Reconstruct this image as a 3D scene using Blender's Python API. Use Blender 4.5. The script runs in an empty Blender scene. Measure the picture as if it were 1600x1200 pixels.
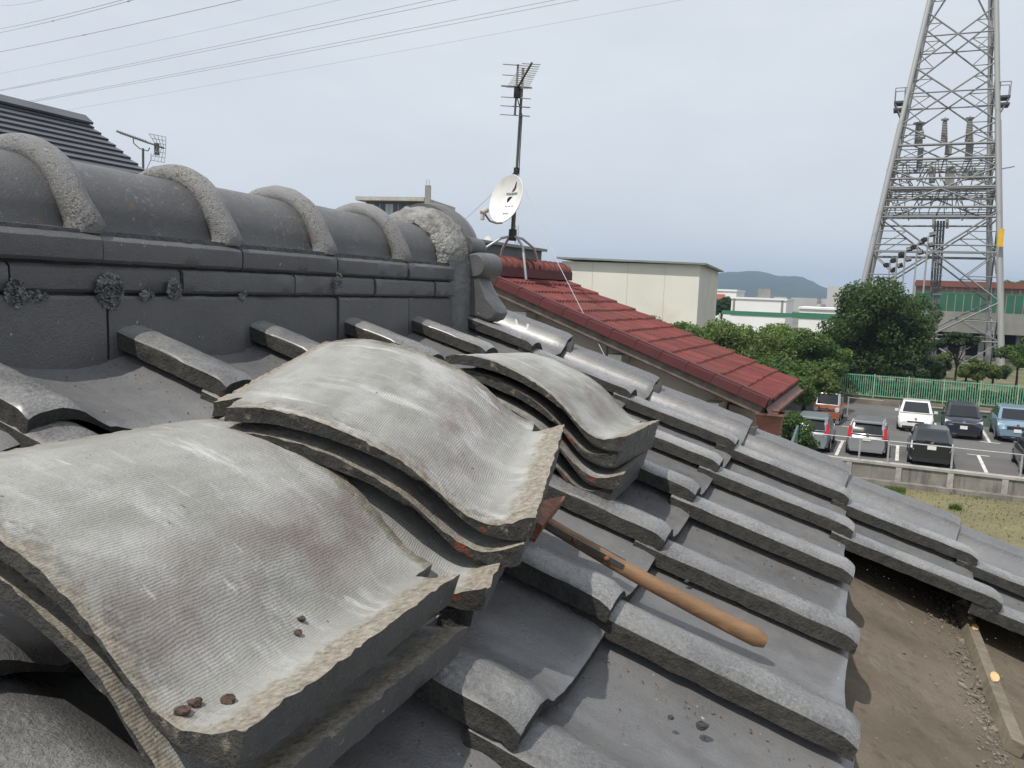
import bpy, math, random
import numpy as np
from mathutils import Vector, Matrix, noise as mnoise

random.seed(7)
rng = np.random.default_rng(7)
S = bpy.context.scene
COL = S.collection

# ------------------------------------------------------------------ camera, sky, sun, exposure
PITCH, ROLL, FPX = 0.11433, 0.03844, 1300.0
GZ = -6.7                                  # parking lot level; the camera is the origin
cp, sp = math.cos(PITCH), math.sin(PITCH)
_r = np.array([1, 0, 0.]); _u = np.array([0, sp, cp]); FW = np.array([0, cp, -sp])
RT = math.cos(ROLL) * _r + math.sin(ROLL) * _u
UP = -math.sin(ROLL) * _r + math.cos(ROLL) * _u
cam = bpy.data.cameras.new('camera'); camo = bpy.data.objects.new('camera', cam); COL.objects.link(camo)
camo.matrix_world = Matrix(((RT[0], UP[0], -FW[0], 0), (RT[1], UP[1], -FW[1], 0), (RT[2], UP[2], -FW[2], 0), (0, 0, 0, 1)))
cam.sensor_width = 36; cam.lens = 36 * FPX / 1600; cam.clip_start = .02; cam.clip_end = 20000
S.camera = camo
SUN_AZ, SUN_EL = math.radians(-135), math.radians(61)
W = bpy.data.worlds.new('World'); S.world = W; W.use_nodes = True
wn = W.node_tree.nodes; wl = W.node_tree.links; wn.clear()
wo = wn.new('ShaderNodeOutputWorld'); bg = wn.new('ShaderNodeBackground'); sky = wn.new('ShaderNodeTexSky')
sky.sky_type = 'NISHITA'; sky.sun_disc = False; sky.sun_elevation = SUN_EL; sky.sun_rotation = SUN_AZ
sky.air_density = 1.0; sky.dust_density = 3.0; sky.ozone_density = 1.2; sky.altitude = 50
wtc = wn.new('ShaderNodeTexCoord'); wmap = wn.new('ShaderNodeMapping'); wmap.inputs['Scale'].default_value = (1, 1, 3.2)
wno = wn.new('ShaderNodeTexNoise'); wno.inputs['Scale'].default_value = 2.3; wno.inputs['Detail'].default_value = 7; wno.inputs['Roughness'].default_value = .55
wrp = wn.new('ShaderNodeMapRange'); wrp.inputs['From Min'].default_value = .36; wrp.inputs['From Max'].default_value = .68
wrp.inputs['To Min'].default_value = .80; wrp.inputs['To Max'].default_value = .95
wmx = wn.new('ShaderNodeMix'); wmx.data_type = 'RGBA'
wmx.inputs['B'].default_value = (8.0, 8.45, 9.0, 1)     # thin high overcast veil
wl.new(wtc.outputs['Generated'], wmap.inputs['Vector']); wl.new(wmap.outputs[0], wno.inputs['Vector'])
wl.new(wno.outputs['Fac'], wrp.inputs['Value']); wl.new(wrp.outputs[0], wmx.inputs['Factor'])
wl.new(sky.outputs[0], wmx.inputs['A']); wl.new(wmx.outputs['Result'], bg.inputs['Color'])
bg.inputs['Strength'].default_value = .1
wl.new(bg.outputs[0], wo.inputs['Surface'])
sl = bpy.data.lights.new('sun', 'SUN'); sl.energy = 4.0; sl.angle = math.radians(.6); sl.color = (1, .955, .88)
so = bpy.data.objects.new('sun', sl); COL.objects.link(so)
sd = Vector((math.sin(SUN_AZ) * math.cos(SUN_EL), math.cos(SUN_AZ) * math.cos(SUN_EL), math.sin(SUN_EL)))
so.rotation_euler = sd.to_track_quat('Z', 'Y').to_euler(); so.location = sd * 50
S.view_settings.view_transform = 'Standard'; S.view_settings.look = 'None'
S.view_settings.exposure = 0; S.view_settings.gamma = 1; S.view_settings.use_curve_mapping = False
S.render.engine = 'CYCLES'
S.cycles.max_bounces = 6; S.cycles.diffuse_bounces = 3; S.cycles.glossy_bounces = 3; S.cycles.transparent_max_bounces = 8
S.cycles.use_denoising = True
S.cycles.volume_bounces = 0

# ------------------------------------------------------------------ frames of the place
AZ, SLP = 0.374035, 0.366582
R = np.array([math.sin(AZ), math.cos(AZ), 0.]); H = np.array([math.cos(AZ), -math.sin(AZ), 0.]); Zv = np.array([0, 0, 1.])
D = math.cos(SLP) * H - math.sin(SLP) * Zv; N = math.sin(SLP) * H + math.cos(SLP) * Zv
O = np.array([0.0495246, 1.977496, -0.124606])      # front top-left corner of the first tile of the verge column
TW, TL = .265, .26026                                # tile spacing across and down the slope
A2 = math.radians(25)
E2 = np.array([math.sin(A2), math.cos(A2), 0.]); T2 = np.array([math.cos(A2), -math.sin(A2), 0.])   # street grid
def ray(x, y): return (x - 800) / FPX * RT - (y - 600) / FPX * UP + FW
def at(x, y, d): return ray(x, y) * d
def onp(x, y, n, d):
    v = ray(x, y); return v * (d / (v @ n))
def ongr(x, y, z=GZ): return onp(x, y, Zv, z)
def rhz(r, h, z): return R * r + H * h + Zv * z
def lot(t, n, z=GZ): return T2 * t + E2 * n + Zv * z

# ------------------------------------------------------------------ object helpers
def tag(o, label=None, cat=None, group=None, kind=None):
    if label: o['label'] = label
    if cat: o['category'] = cat
    if group: o['group'] = group
    if kind: o['kind'] = kind
    return o
def empty(name, loc=(0, 0, 0), label=None, cat=None, group=None, rz=0):
    o = bpy.data.objects.new(name, None); COL.objects.link(o); o.location = Vector([float(v) for v in loc]); o.rotation_euler.z = rz
    o.empty_display_size = .1
    return tag(o, label, cat, group)
class MB:
    def __init__(s): s.v = []; s.f = []; s.m = []
    def add(s, vs, fs, m=0):
        b = len(s.v); s.v += [tuple(float(c) for c in v) for v in vs]
        s.f += [tuple(i + b for i in f) for f in fs]; s.m += [m] * len(fs); return s
    def box(s, c, sz, ax=None, m=0):
        c = np.array(c, float); ax = np.eye(3) if ax is None else np.array(ax, float)
        hs = np.array(sz, float) / 2
        vs = [c + ax[0] * hs[0] * a + ax[1] * hs[1] * b + ax[2] * hs[2] * d for a in (-1, 1) for b in (-1, 1) for d in (-1, 1)]
        return s.add(vs, [(0, 1, 3, 2), (4, 6, 7, 5), (0, 4, 5, 1), (2, 3, 7, 6), (0, 2, 6, 4), (1, 5, 7, 3)], m)
    def tube(s, pts, rad, n=8, m=0, cap=True, closed=False):
        pts = [np.array(p, float) for p in pts]; k = len(pts)
        rad = [rad] * k if not hasattr(rad, '__len__') else rad
        vs = []; ref = None
        for i, p in enumerate(pts):
            if closed: d = pts[(i + 1) % k] - pts[i - 1]
            else: d = pts[min(i + 1, k - 1)] - pts[max(i - 1, 0)]
            d = d / (np.linalg.norm(d) + 1e-12)
            if ref is None:
                ref = np.array([0, 0, 1.]) if abs(d[2]) < .9 else np.array([1., 0, 0])
            a = np.cross(d, ref); a /= np.linalg.norm(a) + 1e-12; b = np.cross(a, d); ref = b
            for j in range(n):
                t = 2 * math.pi * j / n; vs.append(p + (a * math.cos(t) + b * math.sin(t)) * rad[i])
        fs = []
        for i in range(k if closed else k - 1):
            for j in range(n):
                q = (i + 1) % k
                fs.append((i * n + j, i * n + (j + 1) % n, q * n + (j + 1) % n, q * n + j))
        if cap and not closed:
            fs.append(tuple(range(n))[::-1]); fs.append(tuple((k - 1) * n + j for j in range(n)))
        return s.add(vs, fs, m)
    def prism(s, poly, a, b, m=0):
        """poly: 3-D points; extruded by vector from +a to +b"""
        n = len(poly); poly = [np.array(p, float) for p in poly]; a = np.array(a, float); b = np.array(b, float)
        vs = [p + a for p in poly] + [p + b for p in poly]
        fs = [tuple(range(n))[::-1], tuple(range(n, 2 * n))] + [(i, (i + 1) % n, n + (i + 1) % n, n + i) for i in range(n)]
        return s.add(vs, fs, m)
    def grid(s, P, m=0, closed_u=False):
        """P[i][j] points"""
        ni, nj = len(P), len(P[0]); vs = [p for row in P for p in row]; fs = []
        for i in range(ni if closed_u else ni - 1):
            for j in range(nj - 1):
                q = (i + 1) % ni
                fs.append((i * nj + j, i * nj + j + 1, q * nj + j + 1, q * nj + j))
        return s.add(vs, fs, m)
    def mesh(s, name, mats, smooth=None, flip=True):
        me = bpy.data.meshes.new(name); me.from_pydata(s.v, [], s.f)
        for q in (mats if isinstance(mats, (list, tuple)) else [mats]): me.materials.append(q)
        if any(s.m): me.polygons.foreach_set('material_index', s.m)
        if flip:
            import bmesh
            bm = bmesh.new(); bm.from_mesh(me); bmesh.ops.recalc_face_normals(bm, faces=bm.faces); bm.to_mesh(me); bm.free()
        if smooth:
            me.shade_smooth(); me.set_sharp_from_angle(angle=math.radians(smooth))
        me.update(); return me
def link(name, me, parent=None, mat=None, local=False):
    """world-space mesh under an unrotated Empty (or under a part of one)"""
    o = bpy.data.objects.new(name, me); COL.objects.link(o)
    if parent is not None:
        o.parent = parent
        if parent.type == 'EMPTY' and not local: o.location = -parent.location
    if mat is not None: o.matrix_basis = mat
    return o
def part(name, mb, mats, parent, smooth=None, local=False):
    return link(name, mb.mesh(name, mats, smooth), parent, local=local)
def mat4(c0, c1, c2, o):
    return Matrix(((c0[0], c1[0], c2[0], o[0]), (c0[1], c1[1], c2[1], o[1]), (c0[2], c1[2], c2[2], o[2]), (0, 0, 0, 1)))
def nz(x, y=0, z=0): return mnoise.noise((x, y, z))
def rotm(w):
    w = np.array(w); a = np.linalg.norm(w) + 1e-12; k = w / a
    K = np.array([[0, -k[2], k[1]], [k[2], 0, -k[0]], [-k[1], k[0], 0]])
    return np.eye(3) + math.sin(a) * K + (1 - math.cos(a)) * K @ K

# ------------------------------------------------------------------ materials
class NT:
    def __init__(s, name):
        s.mat = bpy.data.materials.new(name); s.mat.use_nodes = True; s.t = s.mat.node_tree; s.t.nodes.clear()
        s.out = s.t.nodes.new('ShaderNodeOutputMaterial'); s.b = s.n('ShaderNodeBsdfPrincipled')
        s.t.links.new(s.b.outputs[0], s.out.inputs['Surface'])
    def n(s, ty, **kw):
        q = s.t.nodes.new(ty)
        for k, v in kw.items(): setattr(q, k, v)
        return q
    def put(s, sock, v):
        if isinstance(v, bpy.types.NodeSocket): s.t.links.new(v, sock)
        elif isinstance(v, (tuple, list)) and sock.type == 'RGBA' and len(v) == 3: sock.default_value = (*v, 1)
        else: sock.default_value = v
    def coord(s, kind='Object', scale=None, rnd=False):
        c = s.n('ShaderNodeTexCoord').outputs[kind]
        if rnd:
            oi = s.n('ShaderNodeObjectInfo'); a = s.n('ShaderNodeVectorMath', operation='MULTIPLY_ADD')
            cx = s.n('ShaderNodeCombineXYZ'); s.put(cx.inputs[0], oi.outputs['Random']); s.put(cx.inputs[1], oi.outputs['Random']); s.put(cx.inputs[2], oi.outputs['Random'])
            s.put(a.inputs[0], cx.outputs[0]); a.inputs[1].default_value = (37, 17, 53); s.put(a.inputs[2], c); c = a.outputs[0]
        if scale:
            m = s.n('ShaderNodeMapping'); s.put(m.inputs['Vector'], c); m.inputs['Scale'].default_value = scale; c = m.outputs[0]
        return c
    def noise(s, vec, scale, detail=4, rough=.55, dist=0):
        q = s.n('ShaderNodeTexNoise'); s.put(q.inputs['Vector'], vec); q.inputs['Scale'].default_value = scale
        q.inputs['Detail'].default_value = detail; q.inputs['Roughness'].default_value = rough; q.inputs['Distortion'].default_value = dist
        return q.outputs['Fac']
    def rng(s, v, a, b, c=0., d=1., clamp=True):
        q = s.n('ShaderNodeMapRange', clamp=clamp); s.put(q.inputs['Value'], v)
        for k, x in zip(('From Min', 'From Max', 'To Min', 'To Max'), (a, b, c, d)): s.put(q.inputs[k], x)
        return q.outputs[0]
    def mix(s, f, a, b, bt='MIX'):
        q = s.n('ShaderNodeMix', data_type='RGBA', blend_type=bt)
        s.put(q.inputs['Factor'], f); s.put(q.inputs['A'], a); s.put(q.inputs['B'], b); return q.outputs['Result']
    def math(s, op, a, b=0., c=None):
        q = s.n('ShaderNodeMath', operation=op); s.put(q.inputs[0], a); s.put(q.inputs[1], b)
        if c is not None: s.put(q.inputs[2], c)
        return q.outputs[0]
    def xyz(s, v):
        q = s.n('ShaderNodeSeparateXYZ'); s.put(q.inputs[0], v); return q.outputs
    def bump(s, h, strength, dist, prev=None):
        q = s.n('ShaderNodeBump'); s.put(q.inputs['Height'], h); s.put(q.inputs['Strength'], strength); q.inputs['Distance'].default_value = dist
        if prev is not None: s.put(q.inputs['Normal'], prev)
        return q.outputs[0]
    def fin(s, col, rough=.6, normal=None, metal=0., spec=.5):
        s.put(s.b.inputs['Base Color'], col); s.put(s.b.inputs['Roughness'], rough); s.put(s.b.inputs['Metallic'], metal)
        s.put(s.b.inputs['Specular IOR Level'], spec)
        if normal is not None: s.put(s.b.inputs['Normal'], normal)
        return s.mat

def simple(name, col, rough=.6, metal=0., var=.15, scale=3., bump=.0, bscale=40., kind='Object', spec=.5, dirt=None, dscale=1.5):
    t = NT(name); c = t.coord(kind, rnd=(kind == 'Object'))
    n1 = t.noise(c, scale, 5)
    lo = tuple(x * (1 - var) for x in col); hi = tuple(min(1, x * (1 + var)) for x in col)
    k = t.mix(t.rng(n1, .3, .7), lo, hi)
    if dirt: k = t.mix(t.rng(t.noise(c, dscale, 6, .65), .5, .72, 0, .8), k, dirt)
    nm = t.bump(t.noise(c, bscale, 4), bump, .01) if bump else None
    return t.fin(k, rough, nm, metal, spec)

def m_paint(name, base=.17, roll=True, orange=False, lich=0.):
    """weathered grey paint over rough cement tile"""
    t = NT(name); c0 = t.coord(); c = t.coord(rnd=True)
    z = t.xyz(c0)[2]
    big = t.noise(c, 7, 5, .6); med = t.noise(c, 34, 5, .65); fine = t.noise(c, 420, 3, .6); grain = t.noise(c, 150, 4, .7)
    col = t.mix(t.rng(big, .3, .7), (base * .85, base * .845, base * .87), (base * 1.17, base * 1.16, base * 1.17))
    col = t.mix(t.rng(med, .52, .75, 0, .5), col, (base * 1.35, base * 1.33, base * 1.28))
    col = t.mix(t.rng(t.noise(c, 21, 6, .7), .58, .74, 0, .55), col, (.10, .085, .065))           # brown dust
    col = t.mix(t.rng(grain, .66, .74, 0, .75), col, (.045, .042, .036))                          # pits
    col = t.mix(t.rng(t.noise(c, 95, 2, .5), .73, .77, 0, .8), col, (.42, .41, .39))              # chips to bare cement
    if lich:
        ln = t.noise(c, 95, 6, .75); lm = t.rng(t.math('ADD', ln, t.math('MULTIPLY', t.noise(c, 9, 3), .5)), .80 - lich, .92 - lich, 0, .95)
        col = t.mix(lm, col, t.mix(t.rng(t.noise(c, 340, 3, .7), .40, .66), (.045, .042, .036), (.36, .345, .30)))
        col = t.mix(t.rng(t.noise(c, 28, 4, .7), .62, .72, 0, .6), col, (.24, .12, .06))
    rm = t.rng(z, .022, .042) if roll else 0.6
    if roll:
        wx = t.rng(t.xyz(c0)[0], .125, .095); gleam_m = t.math('MULTIPLY', t.math('MULTIPLY', t.rng(z, .024, .046), wx), t.rng(t.math('ADD', t.math('MULTIPLY', t.noise(c, 230, 4, .75), .6), t.math('MULTIPLY', t.noise(c, 14, 4), .4)), .38, .58, 0, .80))
        col = t.mix(gleam_m, col, t.mix(t.rng(t.noise(c, 11, 4), .35, .65), (.29, .288, .285), (.47, .46, .44)))  # gleam of the roll tops put into the base colour as pale worn patches
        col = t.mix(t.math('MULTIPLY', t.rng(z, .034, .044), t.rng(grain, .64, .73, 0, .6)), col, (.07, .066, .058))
    gr = t.math('MULTIPLY', t.noise(c, 210, 5, .78), rm if roll else (.8 if lich > .03 else .30))
    nm = t.bump(fine, .55, .0014); nm = t.bump(gr, 1.0, .0048 if roll else .003, nm); nm = t.bump(med, .3, .004, nm)
    ro = t.rng(t.noise(c, 50, 4), .3, .7, .22 if roll else .30, .40)
    oi = t.n('ShaderNodeObjectInfo'); hs_ = t.n('ShaderNodeHueSaturation'); t.put(hs_.inputs['Value'], t.rng(oi.outputs['Random'], 0, 1, .90, 1.12)); t.put(hs_.inputs['Color'], col); col = hs_.outputs[0]
    if roll: t.b.inputs['Coat Weight'].default_value = .6; t.b.inputs['Coat Roughness'].default_value = .30; t.b.inputs['Coat IOR'].default_value = 1.6
    return t.fin(col, ro, nm, 0, .6)

def m_edge(name, orange=False, dark=.075):
    """rough broken cement of a tile's edge, half painted"""
    t = NT(name); c = t.coord(rnd=True)
    a = t.noise(c, 60, 6, .7); b = t.noise(c, 260, 4, .7)
    col = t.mix(t.rng(a, .35, .65), (dark * .8, dark * .79, dark * .74), (dark * 1.5, dark * 1.45, dark * 1.32))
    col = t.mix(t.rng(b, .62, .76, 0, .45), col, (.13, .12, .098))
    col = t.mix(t.rng(b, .3, .42, .85, 0), col, (.025, .024, .022))
    if orange:
        om = t.rng(t.noise(c, 24, 4, .6), .635, .65)
        col = t.mix(om, col, (.17, .048, .030))
        col = t.mix(t.rng(t.noise(c, 70, 5, .7), .58, .70, 0, .8), col, (.30, .26, .19))
    nm = t.bump(a, .7, .006); nm = t.bump(b, .9, .003, nm)
    return t.fin(col, .85, nm, 0, .25)

def m_under(name):
    """bare cement underside with combed lines along the tile's length"""
    t = NT(name); c0 = t.coord(); c = t.coord(rnd=True); x, y, z = t.xyz(c0)
    wob = t.math('MULTIPLY', t.math('SUBTRACT', t.noise(c, 14, 3), .5), .010)
    wob2 = t.math('MULTIPLY', t.math('SUBTRACT', t.noise(c, 110, 3), .5), .0016)
    ph = t.math('MULTIPLY', t.math('ADD', t.math('ADD', x, wob), wob2), 2 * math.pi / .0020)
    ln = t.math('SINE', ph)
    strk = t.noise(t.coord(scale=(1, .35, 1), rnd=True), 16, 5, .65)                               # streaks down the length
    sx = t.noise(t.coord(scale=(.3, 1, 1), rnd=True), 24, 6, .7)                                    # stains along the curve
    col = t.mix(t.rng(strk, .3, .7), (.225, .222, .205), (.40, .40, .382))
    col = t.mix(t.rng(sx, .54, .74, 0, .75), col, (.56, .565, .56))                                 # white bloom
    pm = t.math('MULTIPLY', t.rng(x, .05, .085), t.rng(x, .15, .105)); pm = t.math('MULTIPLY', pm, t.rng(t.noise(c, 15, 4), .4, .62))
    col = t.mix(t.math('MULTIPLY', pm, .75), col, (.175, .135, .125))                               # purple-brown stain above the trough
    col = t.mix(t.rng(t.noise(c, 19, 5, .7), .6, .75, 0, .5), col, (.20, .19, .17))
    col = t.mix(t.math('MULTIPLY', t.math('MULTIPLY', t.rng(ln, .3, -1, 0, .50), t.rng(t.noise(c, 20, 5, .65), .34, .58, .25, 1)), t.rng(x, .02, .05)), col, (.10, .095, .09))
    fn = t.noise(c, 300, 4, .75); col = t.mix(t.rng(fn, .56, .74, 0, .30), col, (.15, .145, .13))
    gm = t.math('MULTIPLY', t.rng(t.math('ADD', y, t.math('MULTIPLY', t.noise(c, 30, 4), .03)), .05, .018), t.rng(t.noise(c, 60, 5, .75), .46, .58)); col = t.mix(t.math('MULTIPLY', gm, .85), col, (.085, .072, .052))
    wst = t.noise(t.coord(scale=(.22, 1.4, 1), rnd=True), 17, 5, .7); col = t.mix(t.rng(wst, .60, .70, 0, .75), col, (.62, .625, .63))
    big = t.noise(c, 6.5, 6, .7, .6); col = t.mix(t.rng(big, .52, .74, 0, .42), col, (.16, .155, .14)); col = t.mix(t.rng(big, .46, .30, 0, .40), col, (.54, .545, .54))
    scr = t.noise(t.coord(scale=(.12, 1, 1), rnd=True), 90, 3, .6); col = t.mix(t.rng(scr, .70, .76, 0, .5), col, (.60, .60, .59))
    # beige border: along the lip and along the cut ends
    en = t.math('MULTIPLY', t.math('SUBTRACT', t.noise(c, 40, 5, .7), .5), .035)
    ex = t.math('ADD', x, en); ey = t.math('ADD', y, en)
    lipm = t.rng(ex, .027, .019); endm = t.rng(ey, .013, .002); bk = t.rng(ey, .276, .29); rx = t.rng(ex, .285, .30)
    bd = t.math('MAXIMUM', lipm, t.math('MAXIMUM', endm, t.math('MAXIMUM', bk, rx)))
    beige = t.mix(t.rng(t.noise(c, 200, 4, .7), .35, .65), (.14, .122, .095), (.325, .292, .24))
    beige = t.mix(t.rng(t.noise(c, 75, 5, .75), .56, .68, 0, .9), beige, (.075, .064, .048))
    col = t.mix(t.math('MULTIPLY', bd, .92), col, beige)
    col = t.mix(t.math('MULTIPLY', bk, t.rng(t.noise(c, 55, 5, .7), .4, .55)), col, (.13, .125, .10))
    col = t.mix(t.rng(t.noise(c, 130, 2, .5), .74, .77, 0, .8), col, (.06, .05, .04))
    h = t.math('MULTIPLY', ln, t.rng(x, .02, .05))
    nm = t.bump(h, .22, .0007); nm = t.bump(t.noise(c, 320, 4, .7), .5, .0016, nm); nm = t.bump(t.noise(c, 40, 4), .3, .004, nm)
    return t.fin(col, .78, nm, 0, .3)

M = {}
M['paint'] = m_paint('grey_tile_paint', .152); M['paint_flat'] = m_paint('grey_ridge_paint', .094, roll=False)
M['paint_lich'] = m_paint('lichened_paint', .20, roll=False, lich=.075); M['cap'] = m_paint('ridge_cap_paint', .088, roll=False, lich=-.02)
M['cap_rusty'] = m_paint('rust_tinted_cap_paint', .096, roll=False, lich=.01)
M['edge'] = m_edge('rough_tile_edge', False, .046); M['edge_or'] = m_edge('stacked_tile_edge', True, .048)
M['lip_paint'] = m_paint('lip_paint', .085, roll=False); M['under'] = m_under('tile_underside')
M['mortar'] = simple('painted_mortar', (.085, .088, .093), .7, var=.3, scale=30, bump=.8, bscale=120)
M['mortar_shiny'] = simple('glossy_mortar_collar', (.24, .235, .22), .33, var=.35, scale=22, bump=1., bscale=90, dirt=(.06, .05, .04), dscale=30)
M['lichen'] = simple('lichen', (.20, .205, .205), .9, var=.5, scale=60)
M['felt'] = None
t = NT('dusty_roofing_felt'); c = t.coord()
k = t.mix(t.rng(t.noise(c, 6, 6, .65), .3, .7), (.105, .085, .062), (.185, .155, .12))
k = t.mix(t.rng(t.noise(c, 45, 6, .7), .55, .72, 0, .6), k, (.06, .048, .036)); k = t.mix(t.rng(t.noise(c, 160, 3, .6), .68, .73, 0, .7), k, (.33, .29, .23))
k = t.mix(t.rng(t.noise(t.coord(scale=(1, .4, 1)), 10, 5, .7), .64, .75, 0, .7), k, (.27, .25, .215))
nm = t.bump(t.noise(c, 110, 6, .75), .7, .006); nm = t.bump(t.noise(c, 14, 4), .5, .012, nm)
M['felt'] = t.fin(k, .92, nm, 0, .2)
def wood(name, a, b, sc=(1, 12, 12), rough=.6, dirty=.4):
    t = NT(name); c = t.coord(scale=sc); c1 = t.coord()
    k = t.mix(t.rng(t.noise(c, 6, 6, .7, .5), .3, .7), a, b)
    k = t.mix(t.rng(t.noise(c1, 40, 6, .7), .55, .75, 0, dirty), k, tuple(x * .35 for x in a)); k = t.mix(t.rng(t.noise(t.coord(scale=(.6, 30, 30)), 9, 4, .7), .66, .72, 0, .55), k, tuple(x * .3 for x in a)); k = t.mix(t.rng(t.noise(c1, 9, 5, .6), .45, .7, 0, .45), k, tuple(min(1, x * 1.35) for x in b))
    nm = t.bump(t.noise(c, 16, 5, .7), .35, .002)
    return t.fin(k, rough, nm, 0, .4)
M['handle'] = wood('hammer_handle_wood', (.115, .066, .038), (.235, .136, .068), (1, 14, 14), .68)
M['batten'] = wood('weathered_batten_wood', (.11, .09, .066), (.215, .185, .14), (1, 14, 14), .8)
M['freshwood'] = simple('fresh_chipped_wood', (.62, .43, .20), .7, var=.15, scale=40)
M['rust'] = simple('rusty_iron', (.21, .088, .05), .6, metal=.25, var=.45, scale=60, bump=.5, bscale=160, dirt=(.06, .035, .025), dscale=40)
M['strap'] = simple('dark_steel', (.17, .165, .15), .28, metal=.85, var=.3, scale=30)
M['crumb'] = simple('brown_crumb', (.085, .055, .042), .9, var=.4, scale=200, bump=.6, bscale=300)
M['crumb2'] = simple('dark_crumb', (.05, .052, .05), .9, var=.4, scale=200, bump=.6, bscale=300)

# ------------------------------------------------------------------ the cement roof tile
XT = [0, .004, .015, .032, .046, .060, .080, .105, .135, .165, .20, .24, .27, .305]; ZT = [.0440, .0475, .0508, .0520, .0502, .0435, .0300, .0148, .0055, .0005, -.0022, -.0008, .0045, .0165]
XU = [0, .010, .022, .035, .050, .070, .090, .115, .14, .17, .21, .25, .28, .305]; ZU = [.018, .023, .031, .036, .0345, .0265, .0145, .001, -.007, -.0135, -.018, -.016, -.008, .003]
LT = [.0395, .0432, .0462, .0475, .0460, .0400, .0275, .0135, .0055, .0020, .0002, .0025, .0085, .0200]
LXU = [0, .010, .022, .035, .050, .070, .090, .115, .14, .17, .21, .25, .28, .305]; LU = [.0195, .022, .0265, .029, .0275, .0205, .0095, -.002, -.009, -.0145, -.018, -.0155, -.009, .002]
def _spl(x, X, Z):
    # smoothed interpolation
    return float(np.mean([np.interp(x + d, X, Z) for d in (-.008, -.004, 0, .004, .008)])) if .02 < x < .29 else float(np.interp(x, X, Z))
TLEN = .295
def tile_mesh(name, seed, nx, ny, rag, notch=True, verge=False, edge='edge', paint='paint', lip='edge', loose=True):
    xs = sorted(set([0, .003, .006, .012] + list(np.linspace(.018, .305, nx)))); ys = sorted(set([0, .003, .008, .014] + list(np.linspace(.02, TLEN - .003, ny)) + [TLEN]))
    I, J = len(xs), len(ys); off = seed * 7.31
    def ft(x, y):
        z = _spl(x, XT, ZT if loose else LT)
        if verge and x > .24: z += .030 * min(1, (x - .24) / .03) ** 2
        if y < .02: z -= (.0065 if x < .10 else .003) * ((.02 - y) / .02) ** 1.6
        return z + .0012 * nz(x * 30 + off, y * 30, 1) + .0006 * nz(x * 110 + off, y * 110, 4)
    def fb(x, y):
        z = _spl(x, XU, ZU) if loose else _spl(x, LXU, LU)
        if verge and x > .24: z += .030 * min(1, (x - .24) / .03) ** 2
        return z + .0012 * nz(x * 25 + off, y * 25, 9) + .0006 * nz(x * 120 + off, y * 120, 12)
    act = np.ones((I - 1, J - 1), bool)
    if notch:
        for i in range(I - 1):
            for j in range(J - 1):
                mx, my = (xs[i] + xs[i + 1]) / 2, (ys[j] + ys[j + 1]) / 2
                if mx < .032 and my > .258: act[i, j] = False
                if mx > .277 and my < .030: act[i, j] = False
    mb = MB(); top = {}; bot = {}
    used = np.zeros((I, J), bool); full = np.zeros((I, J), int)
    for i in range(I - 1):
        for j in range(J - 1):
            if act[i, j]:
                for a in (0, 1):
                    for b in (0, 1): used[i + a, j + b] = True; full[i + a, j + b] += 1
    for i in range(I):
        for j in range(J):
            if not used[i, j]: continue
            x, y = xs[i], ys[j]; dx = dy = 0; db = 0
            if full[i, j] < 4:
                dx = rag * (.35 * nz(x * 70 + off, y * 70, 20) + .9 * nz(x * 330 + off, y * 330, 22)); dy = rag * (.35 * nz(x * 70 + off, y * 70, 30) + .9 * nz(x * 330 + off, y * 330, 32))
                db = rag * .8 * nz(x * 200 + off, y * 200, 40)
            top[i, j] = len(mb.v); mb.v.append((x + dx * .5, y + dy * .5, ft(x, y)))
            bot[i, j] = len(mb.v); mb.v.append((x + dx * 1.4, y + dy * 1.4, fb(x, y) + db))
    edges = {}
    for i in range(I - 1):
        for j in range(J - 1):
            if not act[i, j]: continue
            mb.f.append((top[i, j], top[i + 1, j], top[i + 1, j + 1], top[i, j + 1])); mb.m.append(0)
            mb.f.append((bot[i, j], bot[i, j + 1], bot[i + 1, j + 1], bot[i + 1, j])); mb.m.append(1)
            for a, b, nb in (((i, j), (i + 1, j), (i, j - 1)), ((i + 1, j), (i + 1, j + 1), (i + 1, j)), ((i + 1, j + 1), (i, j + 1), (i, j + 1)), ((i, j + 1), (i, j), (i - 1, j))):
                if not (0 <= nb[0] < I - 1 and 0 <= nb[1] < J - 1) or not act[nb]:
                    edges[a, b] = (nb[0] - i, nb[1] - j)
    mid = {}
    def mids(ij, dr):
        if ij not in mid:
            a = np.array(mb.v[top[ij]]); b = np.array(mb.v[bot[ij]]); out = []
            for q in (.3, .65):
                p = a + (b - a) * q; g = rag * (1.1 * nz(p[0] * 150 + off, p[1] * 150, p[2] * 150) + .7 * nz(p[0] * 420 + off, p[1] * 420, p[2] * 420))
                p = p + np.array([dr[0], dr[1], 0]) * g; out.append(len(mb.v)); mb.v.append(tuple(p))
            mid[ij] = out
        return mid[ij]
    for (a, b), dr in edges.items():
        ma, m_b = mids(a, dr), mids(b, dr)
        ca = [top[a]] + ma + [bot[a]]; cb = [top[b]] + m_b + [bot[b]]
        for q in range(3):
            mb.f.append((ca[q], ca[q + 1], cb[q + 1], cb[q])); mb.m.append(2 if dr[0] == -1 and dr[1] == 0 else 3)
    return mb.mesh(name, [M[paint], M['under'], M[lip], M[edge]], 42, flip=False)

# ------------------------------------------------------------------ our house
house = empty('house', rhz(1.0, -.99, GZ), 'grey tiled house roof in the foreground with half its lower tiles stripped off', 'house')
def roofp(rr, dd, nn): return O + R * rr + D * dd + N * nn
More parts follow.
